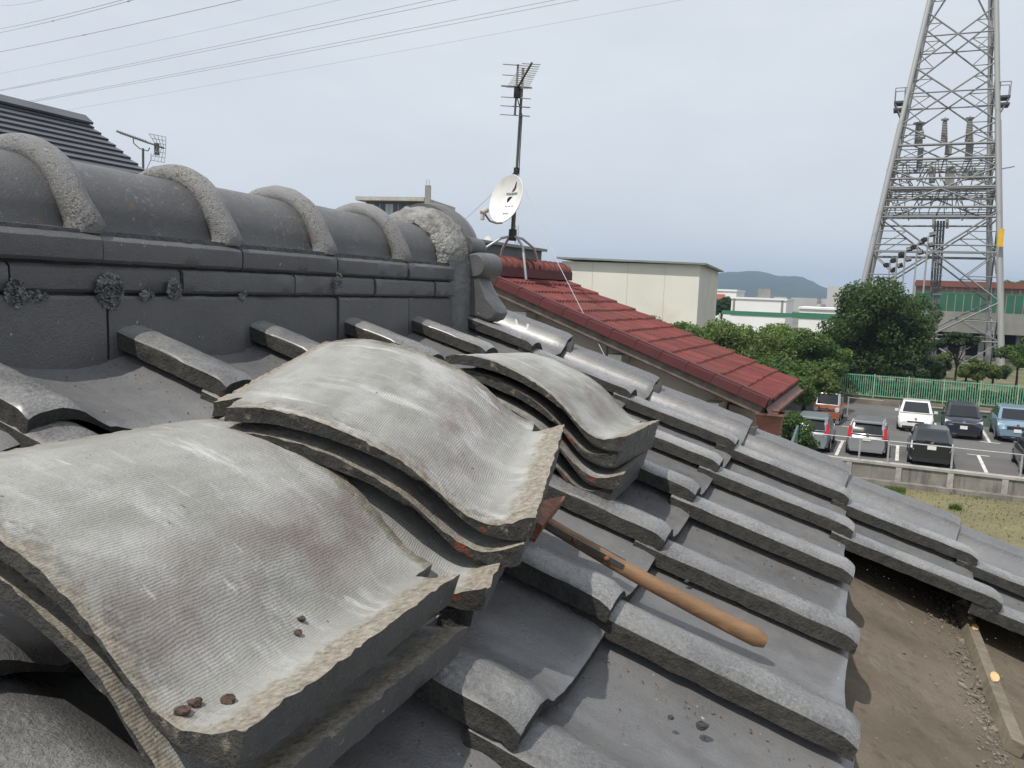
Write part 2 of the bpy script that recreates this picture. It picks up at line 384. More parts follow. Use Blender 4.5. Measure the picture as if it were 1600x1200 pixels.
# body and the roof slope of dusty felt
mb = MB(); RA, RB = -3.2, .30
EAV = 5.9 * TL + .2
def gpt(h, z): return rhz(0, h, z)
topz = (O + D * -.3)[2] - .12
mb.add([], [])
felt_n = -.092
P = []
nu, nv = 44, 44
for i in range(nu + 1):
    row = []
    for j in range(nv + 1):
        rr = RA + (RB - .03 - RA) * i / nu; dd = -.42 + (EAV + .42) * j / nv
        row.append(roofp(rr, dd, felt_n + .004 * nz(rr * 4, dd * 4, 3) + .002 * nz(rr * 15, dd * 15, 8)))
    P.append(row)
mb.grid(P)
slope = part('roof_slope', mb, M['felt'], house, 30)
M['wall_plain'] = simple('pale_render', (.45, .42, .36), .85, var=.1, scale=2, bump=.3, bscale=60)
M['deckwood'] = wood('roof_board', (.12, .09, .06), (.2, .16, .11))
mb = MB()
ridge_b = rhz(0, -.99, -.12); e0 = roofp(0, EAV, felt_n - .006); e0 = e0 - R * (e0 @ R)
hl = -.99 - ((e0 @ H) + .99)
pl = [ridge_b, e0, e0 - Zv * .05, ridge_b - Zv * .05, rhz(0, hl, e0[2] - .05), rhz(0, hl, e0[2])]
mb.prism(pl, R * ((O @ R) + RA), R * ((O @ R) + RB - .04)); part('roof_boarding', mb, M['deckwood'], house)
mb = MB(); wl_h = (e0 @ H) - .45
pl = [rhz(0, wl_h, e0[2] - .02), rhz(0, -.99, -.2), rhz(0, hl + .45, e0[2] - .02), rhz(0, hl + .45, GZ - .9), rhz(0, wl_h, GZ - .9)]
mb.prism(pl, R * ((O @ R) + RA + .3), R * ((O @ R) + RB - .35)); part('house_wall', mb, M['wall_plain'], house)
# tiles, one object each
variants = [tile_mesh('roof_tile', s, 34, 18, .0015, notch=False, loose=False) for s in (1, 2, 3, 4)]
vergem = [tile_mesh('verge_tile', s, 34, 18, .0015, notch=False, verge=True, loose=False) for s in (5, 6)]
TILT = .021 / TL
def place_tile(k, c, me, name):
    jr = random.Random(k * 31 + c)
    org = roofp(-k * TW + jr.uniform(-.003, .003), (c - 1) * TL + jr.uniform(-.004, .004), -.0440 + jr.uniform(-.0015, .0015))
    B = np.stack([R, -D, N], 1) @ rotm([-(TILT + jr.uniform(-.006, .006)), jr.uniform(-.008, .008), jr.uniform(-.008, .008)])
    return link(name, me, slope, mat4(B[:, 0], B[:, 1], B[:, 2], org))
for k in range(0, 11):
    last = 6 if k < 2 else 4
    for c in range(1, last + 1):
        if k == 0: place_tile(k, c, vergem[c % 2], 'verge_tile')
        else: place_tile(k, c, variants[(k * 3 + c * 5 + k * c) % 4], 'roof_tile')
# small upright fins on the verge flange
for c in (1, 2, 3):
    p = roofp(TW + .008, (c - 1) * TL + .01, -.03)
    mb = MB(); mb.prism([p - D * .03 - N * .01, p + D * .012 - N * .012, p + D * .006 + N * .03], R * -.006, R * .008)
    part('verge_fin', mb, M['paint_flat'], slope)
# battens
def batten(r0, r1, dd, name='roof_batten'):
    mb = MB(); P = []
    n = 14
    for i in range(n + 1):
        rr = r0 + (r1 - r0) * i / n; q = .0012 * nz(rr * 30, dd, 5)
        P.append([roofp(rr, dd - .0105 + q, felt_n + .001), roofp(rr, dd - .0098 + q, felt_n + .019 + q), roofp(rr, dd + .0098 + q, felt_n + .019 - q), roofp(rr, dd + .0105 - q, felt_n + .001)])
    mb.grid(P); mb.add(P[0], [(0, 1, 2, 3)]); mb.add(P[-1], [(3, 2, 1, 0)])
    b = part(name, mb, M['batten'], house, 40)
    return b
def chip(b, rr, dd, ln=.035, wd=.006, tilt=.35):
    mb = MB(); pts = []
    for i in range(10):
        a = 2 * math.pi * i / 10
        pts.append(roofp(rr + ln / 2 * math.cos(a), dd + wd * math.sin(a) + tilt * ln * .3 * math.cos(a), felt_n + .0205))
    mb.prism(pts, N * -.001, N * .0008); part('chipped_patch', mb, M['freshwood'], b)
dbat = 1.026
b1 = batten(-.66, .26, dbat); chip(b1, -.245, dbat + .003, .035); chip(b1, -.20, dbat, .018, .004); chip(b1, -.455, dbat + .002, .045, .007)
mb = MB(); g = random.Random(31)
for _ in range(420):
    rr = g.uniform(-.95, .02); wd_ = .016 + .035 * max(0, nz(rr * 7, 3)) + .03 * max(0, nz(rr * 17, 8)); dd = dbat - .012 - abs(g.gauss(0, 1)) * wd_; r_ = g.uniform(.0006, .0026) * (1 if g.random() < .93 else 2.2)
    mb.box(roofp(rr, dd, felt_n + .0012 + r_ * .12), (r_ * 2.2, r_ * 1.6, r_ * .55), np.stack([R, D, N]) if g.random() < .5 else rotm([g.gauss(0, .5), g.gauss(0, .5), g.gauss(0, 2)]))
rs_ = part('mortar_residue', mb, simple('pale_mortar_residue', (.165, .145, .118), .95, var=.4, scale=60), house); rs_['kind'] = 'stuff'
b2 = batten(-1.6, -.69, dbat + .018); chip(b2, -.80, dbat + .02)

# ------------------------------------------------------------------ the ridge
ridge = empty('ridge_base', rhz(1, -.99, -.2)); ridge.parent = house; ridge.location = Vector(rhz(1, -.99, -.2)) - house.location
ORG = Vector(rhz(1, -.99, -.2))
def rpart(name, mb, mats, smooth=None):
    o = bpy.data.objects.new(name, mb.mesh(name, mats, smooth)); COL.objects.link(o); o.parent = ridge; o.location = -ORG; return o
mb = MB(); mb.prism([rhz(0, -.874, .052), rhz(0, -.874, -.13), rhz(0, -1.106, -.13), rhz(0, -1.106, .052)], R * -.62, R * 1.80); rpart('mortar_core', mb, M['mortar'])
def noshi(r0, r1, z0, z1, side, seed, slopetop=False):
    """one ridge course tile: face on the plane h=-.86 (side=1) or behind"""
    mb = MB(); n = max(4, int((r1 - r0) / .014)); P = []
    r0 += .0024; r1 -= .0024; dj = random.Random(seed).uniform(-.0035, .0035)
    for i in range(n + 1):
        rr = r0 + (r1 - r0) * i / n; e = .0012 * nz(rr * 60, seed, 1) + .0014 * nz(rr * 210, seed, 6); e2 = .0012 * nz(rr * 60, seed, 3) + .0014 * nz(rr * 210, seed, 9)
        f = -.86 + dj + .0006 * nz(rr * 50, seed, 7)
        zt = z1 - .0015; zb = z0 + .0015
        prof = [(f - .09, zb + .002), (f - .004 + e2, zb + e2), (f - .0005, zb + .004 + e2), (f + .0004, (zb + zt) / 2), (f - .0005, zt - .004 + e), (f - .004 + e, zt + e), (f - .09, zt + (.026 if slopetop else .0))]
        P.append([rhz(rr, h if side > 0 else -1.98 - h, z) for h, z in prof])
    mb.grid(P); mb.add(P[0], [tuple(range(7))]); mb.add(P[-1], [tuple(range(7))[::-1]])
    return rpart('ridge_course_tile', mb, M['paint_flat'], 35)
js1 = [-.53 + .2615 * i for i in range(9)] + [1.80]; js1 = [-.526, -.264, -.002, .26, .521, .783, 1.046, 1.307, 1.573, 1.792]
js2 = [-.40, -.135, .13, .395, .658, .918, 1.177, 1.435, 1.69, 1.792]; js3 = [-.53, -.27, -.005, .26, .525, .787, 1.049, 1.308, 1.575, 1.792]
for side in (1, -1):
    for js, z0, z1, st in ((js1, .0105, .045, True), (js2, -.0265, .0095, False), (js3, -.155, -.0275, False)):
        for i in range(len(js) - 1):
            if side < 0 and i < 3: pass
            noshi(js[i], js[i + 1], z0, z1, side, i * 3 + int(z0 * 1000) + (50 if side < 0 else 0), st)
def cap_tile(r0, r1, seed):
    mb = MB(); P = []; n = 16; m = 22
    for i in range(n + 1):
        rr = r0 + (r1 - r0) * i / n; row = []; q = i / n
        for j in range(m + 1):
            a = math.pi * j / m; rad = .087 - .003 * q + .0008 * nz(rr * 30, j * .6, seed)
            hh = -.99 + (rad + .006) * math.cos(a); zz = .062 + rad * math.sin(a)
            row.append(rhz(rr, hh, zz))
        row = [rhz(rr, -.99 + .096, .050 + .001 * nz(rr * 90, seed))] + row + [rhz(rr, -.99 - .096, .050)]
        P.append(row)
    mb.grid(P); L_ = len(P[0])
    for row in (P[0], P[-1]): mb.add(row, [tuple(range(L_))])
    return rpart('ridge_cap_tile', mb, M['cap_rusty'] if seed in (5, 6) else M['cap'], 40)
def rib(rc, seed):
    mb = MB(); P = []; m = 34; n = 12
    for j in range(m + 1):
        a = -.10 + (math.pi + .20) * j / m
        foot = max(0, 1 - abs(math.sin(a)) * 3)
        row = []
        for i in range(n):
            t_ = 2 * math.pi * i / n
            wob = .0011 * nz(j * .5, i * .7, seed) + .0004 * nz(j * 1.7, i * 2, seed)
            rad = .091 + (.0185 + .004 * foot + wob) * math.cos(t_); off = (.021 + .005 * foot + wob) * math.sin(t_)
            row.append(rhz(rc + off + .010 * foot, -.99 + (rad + .006 + .006 * foot) * math.cos(a), .062 + rad * math.sin(a) - .004 * foot))
        row.append(row[0]); P.append(row)
    mb.grid(P); mb.add(P[0][:-1], [tuple(range(n))]); mb.add(P[-1][:-1], [tuple(range(n))[::-1]])
    return rpart('ridge_cap_rib', mb, M['paint_lich'], 60)
ribs = [-.30, -.03, .245, .515, .772, 1.031, 1.290, 1.575]
for i, rc in enumerate(ribs):
    cap_tile(rc, (ribs[i + 1] if i + 1 < len(ribs) else 1.83) - .002, i); rib(rc, i)
# mortar collar and the end ornament
mb = MB(); P = []; m = 30
for i, (rr, ra) in enumerate(((1.772, .086), (1.778, .104), (1.80, .116), (1.835, .128), (1.865, .130))):
    row = []
    for j in range(m + 1):
        a = -.08 + (math.pi + .16) * j / m; w = .006 * nz(j * .8, i, 3) + .003 * nz(j * 2.2, i * 2, 6)
        row.append(rhz(rr + (w * 1.5 if i < 2 else w * .4), -.99 + (ra + w + .004) * math.cos(a), .062 + (ra + w) * math.sin(a)))
    P.append(row)
mb.grid(P); rpart('mortar_collar', mb, M['mortar_shiny'], 50)
mb = MB(); P = []
for i in range(15):
    z = .062 - .19 * i / 14; row = []
    for j in range(9):
        q = j / 8; w = .004 * nz(i * .9, j, 13)
        row.append(rhz(1.785 + .10 * q + w, -.872 + .008 * math.sin(q * 3.14) + .020 * q + w, z + w))
    P.append(row)
mb.grid(P); rpart('mortar_joint', mb, simple('grey_mortar', (.15, .152, .155), .6, var=.25, scale=30, bump=.7, bscale=120), 50)
orn = rpart('ridge_end_tile', MB().prism([rhz(0, -.99 + .115 * math.cos(a), .075 + .125 * math.sin(a)) for a in np.linspace(0, math.pi, 24)] + [rhz(0, -1.12, -.10), rhz(0, -.86, -.10)], R * 1.862, R * 1.925), M['paint_flat'], 30)
def ornpart(name, mb, m='paint_flat', smooth=45):
    o = bpy.data.objects.new(name, mb.mesh(name, M[m], smooth)); COL.objects.link(o); o.parent = orn; return o
# arch rim, shoulder bump, disc bosses and flaring feet of the ornament
mb = MB(); P = []
for j in range(27):
    a = math.pi * j / 26; row = []
    for i in range(9):
        q = 2 * math.pi * i / 8
        row.append(rhz(1.905 + .045 * math.sin(q), -.99 + (.118 + .017 * math.cos(q)) * math.cos(a), .075 + (.117 + .014 * math.cos(q)) * math.sin(a)))
    P.append(row)
mb.grid(P); mb.add(P[0][:-1], [tuple(range(8))]); mb.add(P[-1][:-1], [tuple(range(8))[::-1]]); ornpart('arch_rim', mb)
for s in (1, -1):
    def hs(h): return -.99 + s * (h + .99)
    mb = MB(); mb.tube([rhz(1.875, hs(-.878), .098), rhz(1.90, hs(-.878), .098), rhz(1.955, hs(-.876), .096)], [.026, .028, .026], 14); ornpart('shoulder_curl', mb)
    mb = MB(); c1 = rhz(1.862, hs(-.842), .052)
    mb.tube([c1, c1 + R * .004, c1 + R * .03, c1 + R * .10, c1 + R * .104], [.026, .030, .033, .034, .029], 20); ornpart('disc_boss', mb)
    fo = [(-.872, .05), (-.842, .045), (-.825, .008), (-.803, -.022), (-.783, -.047), (-.777, -.062), (-.785, -.078), (-.80, -.084), (-.83, -.078), (-.855, -.075), (-.872, -.085)]
    mb = MB(); P = []
    for rr, ins in ((1.866, .009), (1.870, .003), (1.885, 0), (1.925, 0), (1.94, .004), (1.946, .012)):
        cx = np.mean([f[0] for f in fo]); cz = np.mean([f[1] for f in fo]); row = []
        for f in fo:
            v = np.array([f[0] - cx, f[1] - cz]); v *= max(.2, 1 - ins / (np.linalg.norm(v) + 1e-6)); w = .002 * nz(f[0] * 60, f[1] * 60, rr * 30)
            row.append(rhz(rr, hs(cx + v[0] + w), cz + v[1] + w))
        row.append(row[0]); P.append(row)
    mb.grid(P); L_ = len(fo)
    mb.add(P[0][:-1], [tuple(range(L_))]); mb.add(P[-1][:-1], [tuple(range(L_))[::-1]]); ornpart('flared_foot', mb)
# broken mortar crumbs along the ornament's joint and lichen tufts on the courses
def flakes(mb, centre, ax1, ax2, nrm, r1, r2, n, sz, seed, lift=.18):
    g = random.Random(seed)
    for _ in range(n):
        a = g.uniform(0, 2 * math.pi); q = math.sqrt(g.random()); p = centre + ax1 * r1 * q * math.cos(a) + ax2 * r2 * q * math.sin(a) + nrm * abs(g.gauss(0, 1)) * sz * lift * (1.2 - q)
        d = np.array([g.gauss(0, 1), g.gauss(0, 1), g.gauss(0, 1)]); d /= np.linalg.norm(d); e = np.cross(d, [.3, .5, .8]); e /= np.linalg.norm(e); k = np.cross(d, e)
        s_ = sz * g.uniform(.5, 1.2)
        mb.add([p - e * s_ * .5, p + k * s_ * .45, p + e * s_ * .5 + d * s_ * .4, p - k * s_ * .45], [(0, 1, 2), (0, 2, 3)])
for (x, y, r1, r2, n, sd) in ((172, 455, .021, .023, 420, 1), (24, 458, .012, .016, 220, 2), (272, 452, .013, .014, 220, 3), (55, 463, .018, .006, 120, 4), (230, 462, .012, .007, 120, 5), (528, 443, .012, .02, 140, 6), (380, 462, .008, .008, 60, 7)):
    mb = MB(); ctr = onp(x, y, H, -.857); flakes(mb, ctr, R, Zv, H, r1, r2, n, .0052, sd)
    o = rpart('lichen_tuft', mb, M['lichen']); o['kind'] = 'stuff'

# ------------------------------------------------------------------ stacks of upturned loose tiles
B0 = np.stack([-D, R, -N], 1)
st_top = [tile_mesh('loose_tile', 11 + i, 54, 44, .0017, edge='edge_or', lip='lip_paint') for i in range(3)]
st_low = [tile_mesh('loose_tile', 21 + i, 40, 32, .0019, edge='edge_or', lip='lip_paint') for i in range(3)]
def place_loose(pose, dx, dy, dz, yaw, me, label, group, tilt=(0, 0)):
    B = B0 @ rotm(pose[3:]); org = np.array(pose[:3]) + B @ np.array([dx, dy, dz]); Bq = B @ rotm([tilt[0], tilt[1], yaw])
    o = link('loose_roof_tile', me, None, mat4(Bq[:, 0], Bq[:, 1], Bq[:, 2], org))
    return tag(o, label, 'roof tile', group), Bq, org
PM = [0.0267, 0.6700, -0.1702, -0.0770, -0.1590, -0.2595]
PN = [-0.1170, 0.3770, -0.1990, 0.0280, -0.1180, -0.0310]
PT = [0.1642, 1.1174, -0.1761, 0.0571, -0.1167, -0.0142]
GN = 'upturned tiles stacked on the roof'
topN, BN, ON = place_loose(PN, 0, 0, 0, 0, st_top[0], 'topmost upturned roof tile of the nearest stack, large pale combed underside with crumbs on it', GN)
place_loose(PN, -.010, .004, .037, .035, st_low[0], 'lower upturned roof tile of the nearest stack, dark under the large pale top tile', GN, (0, .03))
place_loose(PM, 0, 0, 0, 0, st_top[1], 'topmost upturned roof tile of the middle stack, pale underside with a purple-brown stain', GN)
place_loose(PM, .004, -.004, .0245, .02, st_low[2], 'second upturned roof tile from the top in the middle stack, orange flecks on its rim', GN)
place_loose(PM, .022, -.046, .0475, .05, st_low[0], 'third upturned roof tile from the top in the middle stack, jutting out towards the nearest stack', GN)
place_loose(PM, .030, -.040, .0705, .03, st_low[1], 'bottom upturned roof tile of the middle stack, pushed against the nearest stack', GN)
place_loose(PT, 0, 0, 0, 0, st_top[2], 'topmost upturned roof tile of the farthest stack, small pale underside in front of the red roof', GN)
place_loose(PT, .004, .004, .0240, .02, st_low[1], 'second upturned roof tile from the top in the farthest stack, orange chip on its rim', GN)
place_loose(PT, -.012, -.012, .050, -.05, st_low[2], 'third upturned roof tile from the top in the farthest stack, pointed lip sticking out to the right', GN)
place_loose(PT, -.006, -.008, .0725, -.03, st_low[0], 'bottom upturned roof tile of the farthest stack, touching the roof', GN)

# ------------------------------------------------------------------ hammer lying on the tiles
a0 = onp(846, 812, N, O @ N - .006); a1 = onp(1196, 1003, N, O @ N - .020)
ax = (a1 - a0) / np.linalg.norm(a1 - a0); HL = np.linalg.norm(a1 - a0); sd_ = np.cross(N, ax); sd_ /= np.linalg.norm(sd_); nn_ = np.cross(ax, sd_)
ham = empty('hammer', a0, 'roofer\'s hammer with a worn wooden handle and rusty head lying across the grey tiles', 'hammer')
mb = MB(); P = []; n = 26
for i in range(n + 1):
    q = i / n; wd = .0072 + .0031 * max(0, (q - .3)) ** .8 * 1.3 + .0012 * min(1, max(0, q - .7) / .2); hg = .0066 + .0026 * q
    e = max(0, (q - .975) / .025); sc = 1 - .34 * e ** 1.5; row = []
    bow = -.004 * math.sin(q * math.pi)
    for j in range(13):
        t_ = 2 * math.pi * j / 12; cx, cy = math.cos(t_), math.sin(t_)
        k = 1 / max(abs(cx), abs(cy)) ** .93
        row.append(a0 + ax * HL * q + sd_ * wd * cx * k * sc + nn_ * (hg * cy * k * sc + bow) + sd_ * .0005 * nz(q * 9, j, 2))
    P.append(row)
mb.grid(P); mb.add(P[0][:-1], [tuple(range(12))]); mb.add(P[-1][:-1], [tuple(range(12))[::-1]])
hob = part('handle', mb, M['handle'], ham, 50)
for sgn in (1, -1):
    mb = MB(); mb.box(a0 + ax * (.055) + sd_ * sgn * .0079 + nn_ * .0005, (.108, .0014, .0060), (ax, sd_, nn_)); so_ = part('steel_strap', mb, M['strap'], ham)
    for q in (.045, .088):
        mb = MB(); p = a0 + ax * q + sd_ * sgn * .0087; mb.tube([p, p + sd_ * sgn * .0016, p + sd_ * sgn * .003], [.0034, .003, .0012], 10)
        o = bpy.data.objects.new('rivet', mb.mesh('rivet', M['rust'], 60)); COL.objects.link(o); o.parent = so_
mb = MB(); P = []
# head: blunt poll on the hidden side, tapering curved pick on the far side
for i in range(15):
    q = i / 14; s_ = -.058 + .112 * q
    w = .0115 if q < .55 else .0115 * (1 - (q - .55) / .45) ** .75 + .0012
    hgt = .012 if q < .5 else .012 - .0065 * (q - .5) * 2
    ctr = a0 - ax * .003 - sd_ * s_ * -1 + nn_ * (.006 + .009 * max(0, q - .5) ** 2 * 4) + ax * (.035 * max(0, q - .55) ** 1.3)
    row = []
    for j in range(9):
        t_ = 2 * math.pi * j / 8; cx, cy = math.cos(t_), math.sin(t_); k = 1 / max(abs(cx), abs(cy)) ** .8
        row.append(ctr + ax * w * cx * k + nn_ * hgt * cy * k)
    P.append(row)
mb.grid(P); mb.add(P[0][:-1], [tuple(range(8))]); mb.add(P[-1][:-1], [tuple(range(8))[::-1]]); part('head', mb, M['rust'], ham, 40)

# ------------------------------------------------------------------ loose crumbs
def crumb(p, r, nrm, mat, label, group, seed):
    mb = MB(); g = random.Random(seed); P = []
    for i in range(6):
        th = math.pi * i / 5; row = []
        for j in range(9):
            ph = 2 * math.pi * (j % 8) / 8; rr = r * (1 + .55 * nz(i * .9 + seed, (j % 8) * .8, seed * 3.1))
            row.append(np.array([rr * math.sin(th) * math.cos(ph) * 1.15, rr * math.sin(th) * math.sin(ph), rr * .75 * math.cos(th)]))
        P.append(row)
    mb.grid(P); o = bpy.data.objects.new('mortar_crumb', mb.mesh('mortar_crumb', mat, 50)); COL.objects.link(o)
    o.location = Vector([float(v) for v in (p + nrm * r * .5)]); return tag(o, label, 'crumb', group)
def on_loose(B, org, px, py):
    best = None
    for x in np.linspace(0, .3, 90):
        z = _spl(x, XU, ZU)
        for y in np.linspace(0, .29, 90):
            p = org + B @ np.array([x, y, z]); w = p @ FW; u = 800 + FPX * (p @ RT) / w; v = 600 - FPX * (p @ UP) / w
            e = (u - px) ** 2 + (v - py) ** 2
            if best is None or e < best[0]: best = (e, p)
    return best[1]
for i, (x, y, r, lab) in enumerate(((470, 972, .0025, 'upper of two small dark crumbs beside the beige lip of the nearest upturned tile'), (464, 991, .0023, 'lower of two small dark crumbs beside the beige lip of the nearest upturned tile'), (355, 1093, .0036, 'brown crumb farthest right at the near corner of the nearest upturned tile'), (303, 1097, .0033, 'broken brown crumb in the middle at the near corner of the nearest upturned tile'), (281, 1112, .0036, 'brown crumb half sunk in the beige edge at the near corner of the nearest tile'))):
    crumb(on_loose(BN, ON, x, y), r, N, M['crumb'], lab, 'crumbs on the nearest upturned tile', i + 3)
for i, (x, y, r, lab) in enumerate(((1095, 1138, .0054, 'largest dark mortar crumb, lying in the tile trough near the bottom edge'), (1047, 1123, .0028, 'flat dark crumb just left of the largest crumb near the bottom edge'), (988, 1018, .0036, 'dark crumb in the tile trough below the hammer handle'), (1073, 910, .003, 'dark crumb in the tile trough just above the hammer handle'))):
    crumb(onp(x, y, N, O @ N - .044), r, N, M['crumb2'], lab, 'crumbs on the fixed tiles', i + 30)
# grit swept into the joints and lying on the felt
mb = MB(); g = random.Random(5)
for _ in range(380):
    rr = g.uniform(-1.3, .05); dd = g.uniform(.86, 1.5) if g.random() < .6 else g.gauss(1.0, .02); r_ = g.uniform(.0006, .0016)
    mb.box(roofp(rr, dd, felt_n + .004 + r_ * .5), (r_ * 2, r_ * 1.5, r_), rotm([g.gauss(0, 1), g.gauss(0, 1), g.gauss(0, 1)]))
o = link('grit', mb.mesh('grit', [simple('pale_grit', (.22, .19, .15), .9, var=.6, scale=200)])); tag(o, 'scattered dry grit and mortar crumbs lying on the dusty brown roofing felt', 'grit', kind='stuff')
mb = MB()
for _ in range(1500):
    k_ = g.choice([0, 1, 2, 3, 4, 4, 5, 5, 6, 7]); rr = -k_ * TW - g.choice([g.uniform(.004, .02), g.uniform(.01, .15)]); dd = g.uniform(-.18, .77 if k_ > 1 else 1.3); r_ = g.uniform(.0004, .0011)
    xl = (rr % TW); fr = (dd % TL); zz = _spl(xl, XT, LT) - .0440 - (TL - fr) * TILT
    mb.box(roofp(rr, dd, zz + r_ * .3), (r_ * 2, r_ * 1.4, r_), rotm([g.gauss(0, 1), g.gauss(0, 1), g.gauss(0, 1)]))
o = link('dust_specks', mb.mesh('dust_specks', [simple('mortar_dust', (.13, .12, .105), .9, var=.8, scale=300)])); tag(o, 'fine mortar specks scattered over the fixed grey tiles', 'dust', kind='stuff')
# BACKGROUND
# ------------------------------------------------------------------ ground, lot, lawn
def sheet(name, pts, z, mat, label=None, cat=None, kind='structure'):
    mb = MB(); mb.add([(p[0], p[1], z) for p in pts], [tuple(range(len(pts)))]); o = link(name, mb.mesh(name, mat)); return tag(o, label, cat, kind=kind)
t = NT('distant_ground'); c = t.coord('Generated'); co = t.coord('Object')
k = t.mix(t.rng(t.noise(co, .03, 6, .6), .35, .65), (.10, .105, .085), (.19, .18, .15)); M['ground'] = t.fin(k, .95)
sheet('ground', [(-3600, -3600), (3600, -3600), (3600, 3600), (-3600, 3600)], GZ - .80, M['ground'])
t = NT('asphalt'); co = t.coord('Object')
k = t.mix(t.rng(t.noise(co, .35, 6, .65), .3, .7), (.088, .086, .085), (.135, .131, .127)); k = t.mix(t.rng(t.noise(co, 2.5, 6, .7), .55, .75, 0, .45), k, (.065, .064, .063))
k = t.mix(t.rng(t.noise(co, 30, 3), .6, .75, 0, .4), k, (.2, .195, .19))
M['asphalt'] = t.fin(k, .9, t.bump(t.noise(co, 40, 4), .3, .01))
def lq(t0, t1, n0, n1): return [lot(t0, n0), lot(t1, n0), lot(t1, n1), lot(t0, n1)]
sheet('parking_lot', lq(-16, 60, 37.6, 59.4), GZ, M['asphalt'])
t = NT('dry_lawn'); co = t.coord('Object')
k = t.mix(t.rng(t.noise(co, .5, 6, .65), .3, .7), (.155, .135, .070), (.225, .200, .110)); k = t.mix(t.rng(t.noise(co, 1.2, 6, .7), .56, .70, 0, .75), k, (.085, .115, .035))
k = t.mix(t.rng(t.noise(co, 14, 5, .7), .5, .72, 0, .6), k, (.10, .088, .045))
M['lawn'] = t.fin(k, .95, t.bump(t.noise(co, 22, 5, .7), .8, .05))
LZ = GZ - .78
sheet('lawn', lq(-16, 60, 8, 37.2), LZ, M['lawn'])
t = NT('garden_soil'); co = t.coord('Object'); k = t.mix(t.rng(t.noise(co, .3, 6, .65), .35, .65), (.05, .07, .025), (.20, .165, .09)); M['soil'] = t.fin(k, .95)
sheet('garden', lq(-60, 90, 60.2, 112), GZ + .35, M['soil'])
mb = MB(); g = random.Random(3)
for _ in range(9000):
    p = lot(g.uniform(-4, 14), 37.1 - 15 * g.random() ** 1.3, LZ); a = g.uniform(0, 6.28); s_ = g.uniform(.03, .09); d = np.array([math.cos(a), math.sin(a), 0]) * s_ * .35
    mb.add([p - d, p + d, p + Zv * s_ + np.array([g.gauss(0, .03), g.gauss(0, .03), 0])], [(0, 1, 2)])
o = link('grass', mb.mesh('grass', [simple('grass_blade', (.20, .185, .085), .9, var=.5, scale=.8)], flip=False)); tag(o, 'short dry grass with green patches on the lawn below the concrete wall', 'grass', kind='stuff')
# white bay lines
M['line'] = simple('road_paint', (.62, .61, .58), .8, var=.2, scale=3, dirt=(.2, .2, .19), dscale=5)
M['conc'] = None
t = NT('stained_concrete'); co = t.coord('Object'); z = t.xyz(co)[2]
k = t.mix(t.rng(t.noise(co, 1.2, 6, .65), .3, .7), (.15, .14, .12), (.27, .255, .225)); k = t.mix(t.rng(t.noise(t.coord(scale=(1, 1, .12)), 3.0, 6, .7), .5, .68, 0, .8), k, (.065, .06, .05))
M['conc'] = t.fin(k, .9, t.bump(t.noise(co, 20, 5), .4, .02)); M['conc_lt'] = simple('pale_concrete', (.36, .35, .32), .85, var=.2, scale=1.5, dirt=(.15, .14, .12), dscale=2)
M['galv'] = simple('galvanised_steel', (.40, .41, .42), .45, metal=.4, var=.12, scale=4)
wall = empty('retaining_wall', lot(4, 37.4, LZ), 'low stained concrete retaining wall between the parking lot and the dry lawn', 'wall')
mb = MB(); mb.prism([lot(-16, 37.3, LZ - .1), lot(60, 37.3, LZ - .1), lot(60, 37.3, GZ + .02), lot(-16, 37.3, GZ + .02)], E2 * 0, E2 * .28); part('wall_face', mb, M['conc'], wall)
mb = MB(); mb.prism([lot(-16, 37.24, GZ + .02), lot(60, 37.24, GZ + .02), lot(60, 37.24, GZ + .12), lot(-16, 37.24, GZ + .12)], E2 * 0, E2 * .40); part('coping', mb, M['conc_lt'], wall)
mb = MB(); mb.prism([lot(-16, 36.95, LZ - .1), lot(60, 36.95, LZ - .1), lot(60, 36.95, LZ + .20), lot(-16, 36.95, LZ + .20)], E2 * 0, E2 * .34); part('footing_kerb', mb, M['conc'], wall)
for i in range(-5, 14):
    mb = MB(); mb.box(lot(i * 1.9 + .3, 37.28, LZ + .48), (.22, .07, .60), (T2, E2, Zv)); part('pilaster', mb, M['conc_lt'], wall)
rail = empty('guard_rail', lot(4, 37.45, GZ + .12), 'thin galvanised pipe rail on posts along the top of the concrete wall', 'railing')
mb = MB(); mb.tube([lot(-7, 37.45, GZ + 1.02), lot(3.4, 37.45, GZ + 1.02), lot(30, 37.45, GZ + 1.0)], .022, 8); part('top_rail', mb, M['galv'], rail, 60)
for tt in (-6.6, -5.0, -3.35, -1.25, -.15, 2.2, 4.6, 7.0, 9.4, 11.8, 14.2):
    mb = MB(); mb.box(lot(tt, 37.45, GZ + .55), (.075, .06, .98), (T2, E2, Zv)); part('post', mb, M['galv'], rail)
for i, tt in enumerate((-3.9, -1.6, .95, 3.4, 5.9)):
    pass
# low kerb wall behind the far bays with green netting and an old pipe rail
M['greennet'] = simple('faded_green_netting', (.075, .12, .085), .9, var=.2, scale=2)
kerb = empty('low_wall', lot(6, 53.3), 'low wall clad in faded green netting behind the far row of cars', 'wall')
mb = MB(); mb.box(lot(14.6, 53.3, GZ + .40), (27, .12, .8), (T2, E2, Zv)); part('net_panel', mb, M['greennet'], kerb)
mb = MB(); mb.box(lot(14.6, 53.3, GZ + .83), (27.1, .18, .06), (T2, E2, Zv)); part('coping', mb, M['conc_lt'], kerb)
pr = empty('pipe_rail', lot(-3, 53), 'single grey post with a thin pipe rail beside the orange car\'s bay', 'railing')
mb = MB(); mb.box(lot(-2.6, 52.8, GZ + .55), (.07, .06, 1.1), (T2, E2, Zv)); part('post', mb, M['galv'], pr)
mb = MB(); mb.tube([lot(-2.6, 52.8, GZ + 1.05), lot(-.7, 53.2, GZ + .98)], .02, 6); part('top_rail', mb, M['galv'], pr)
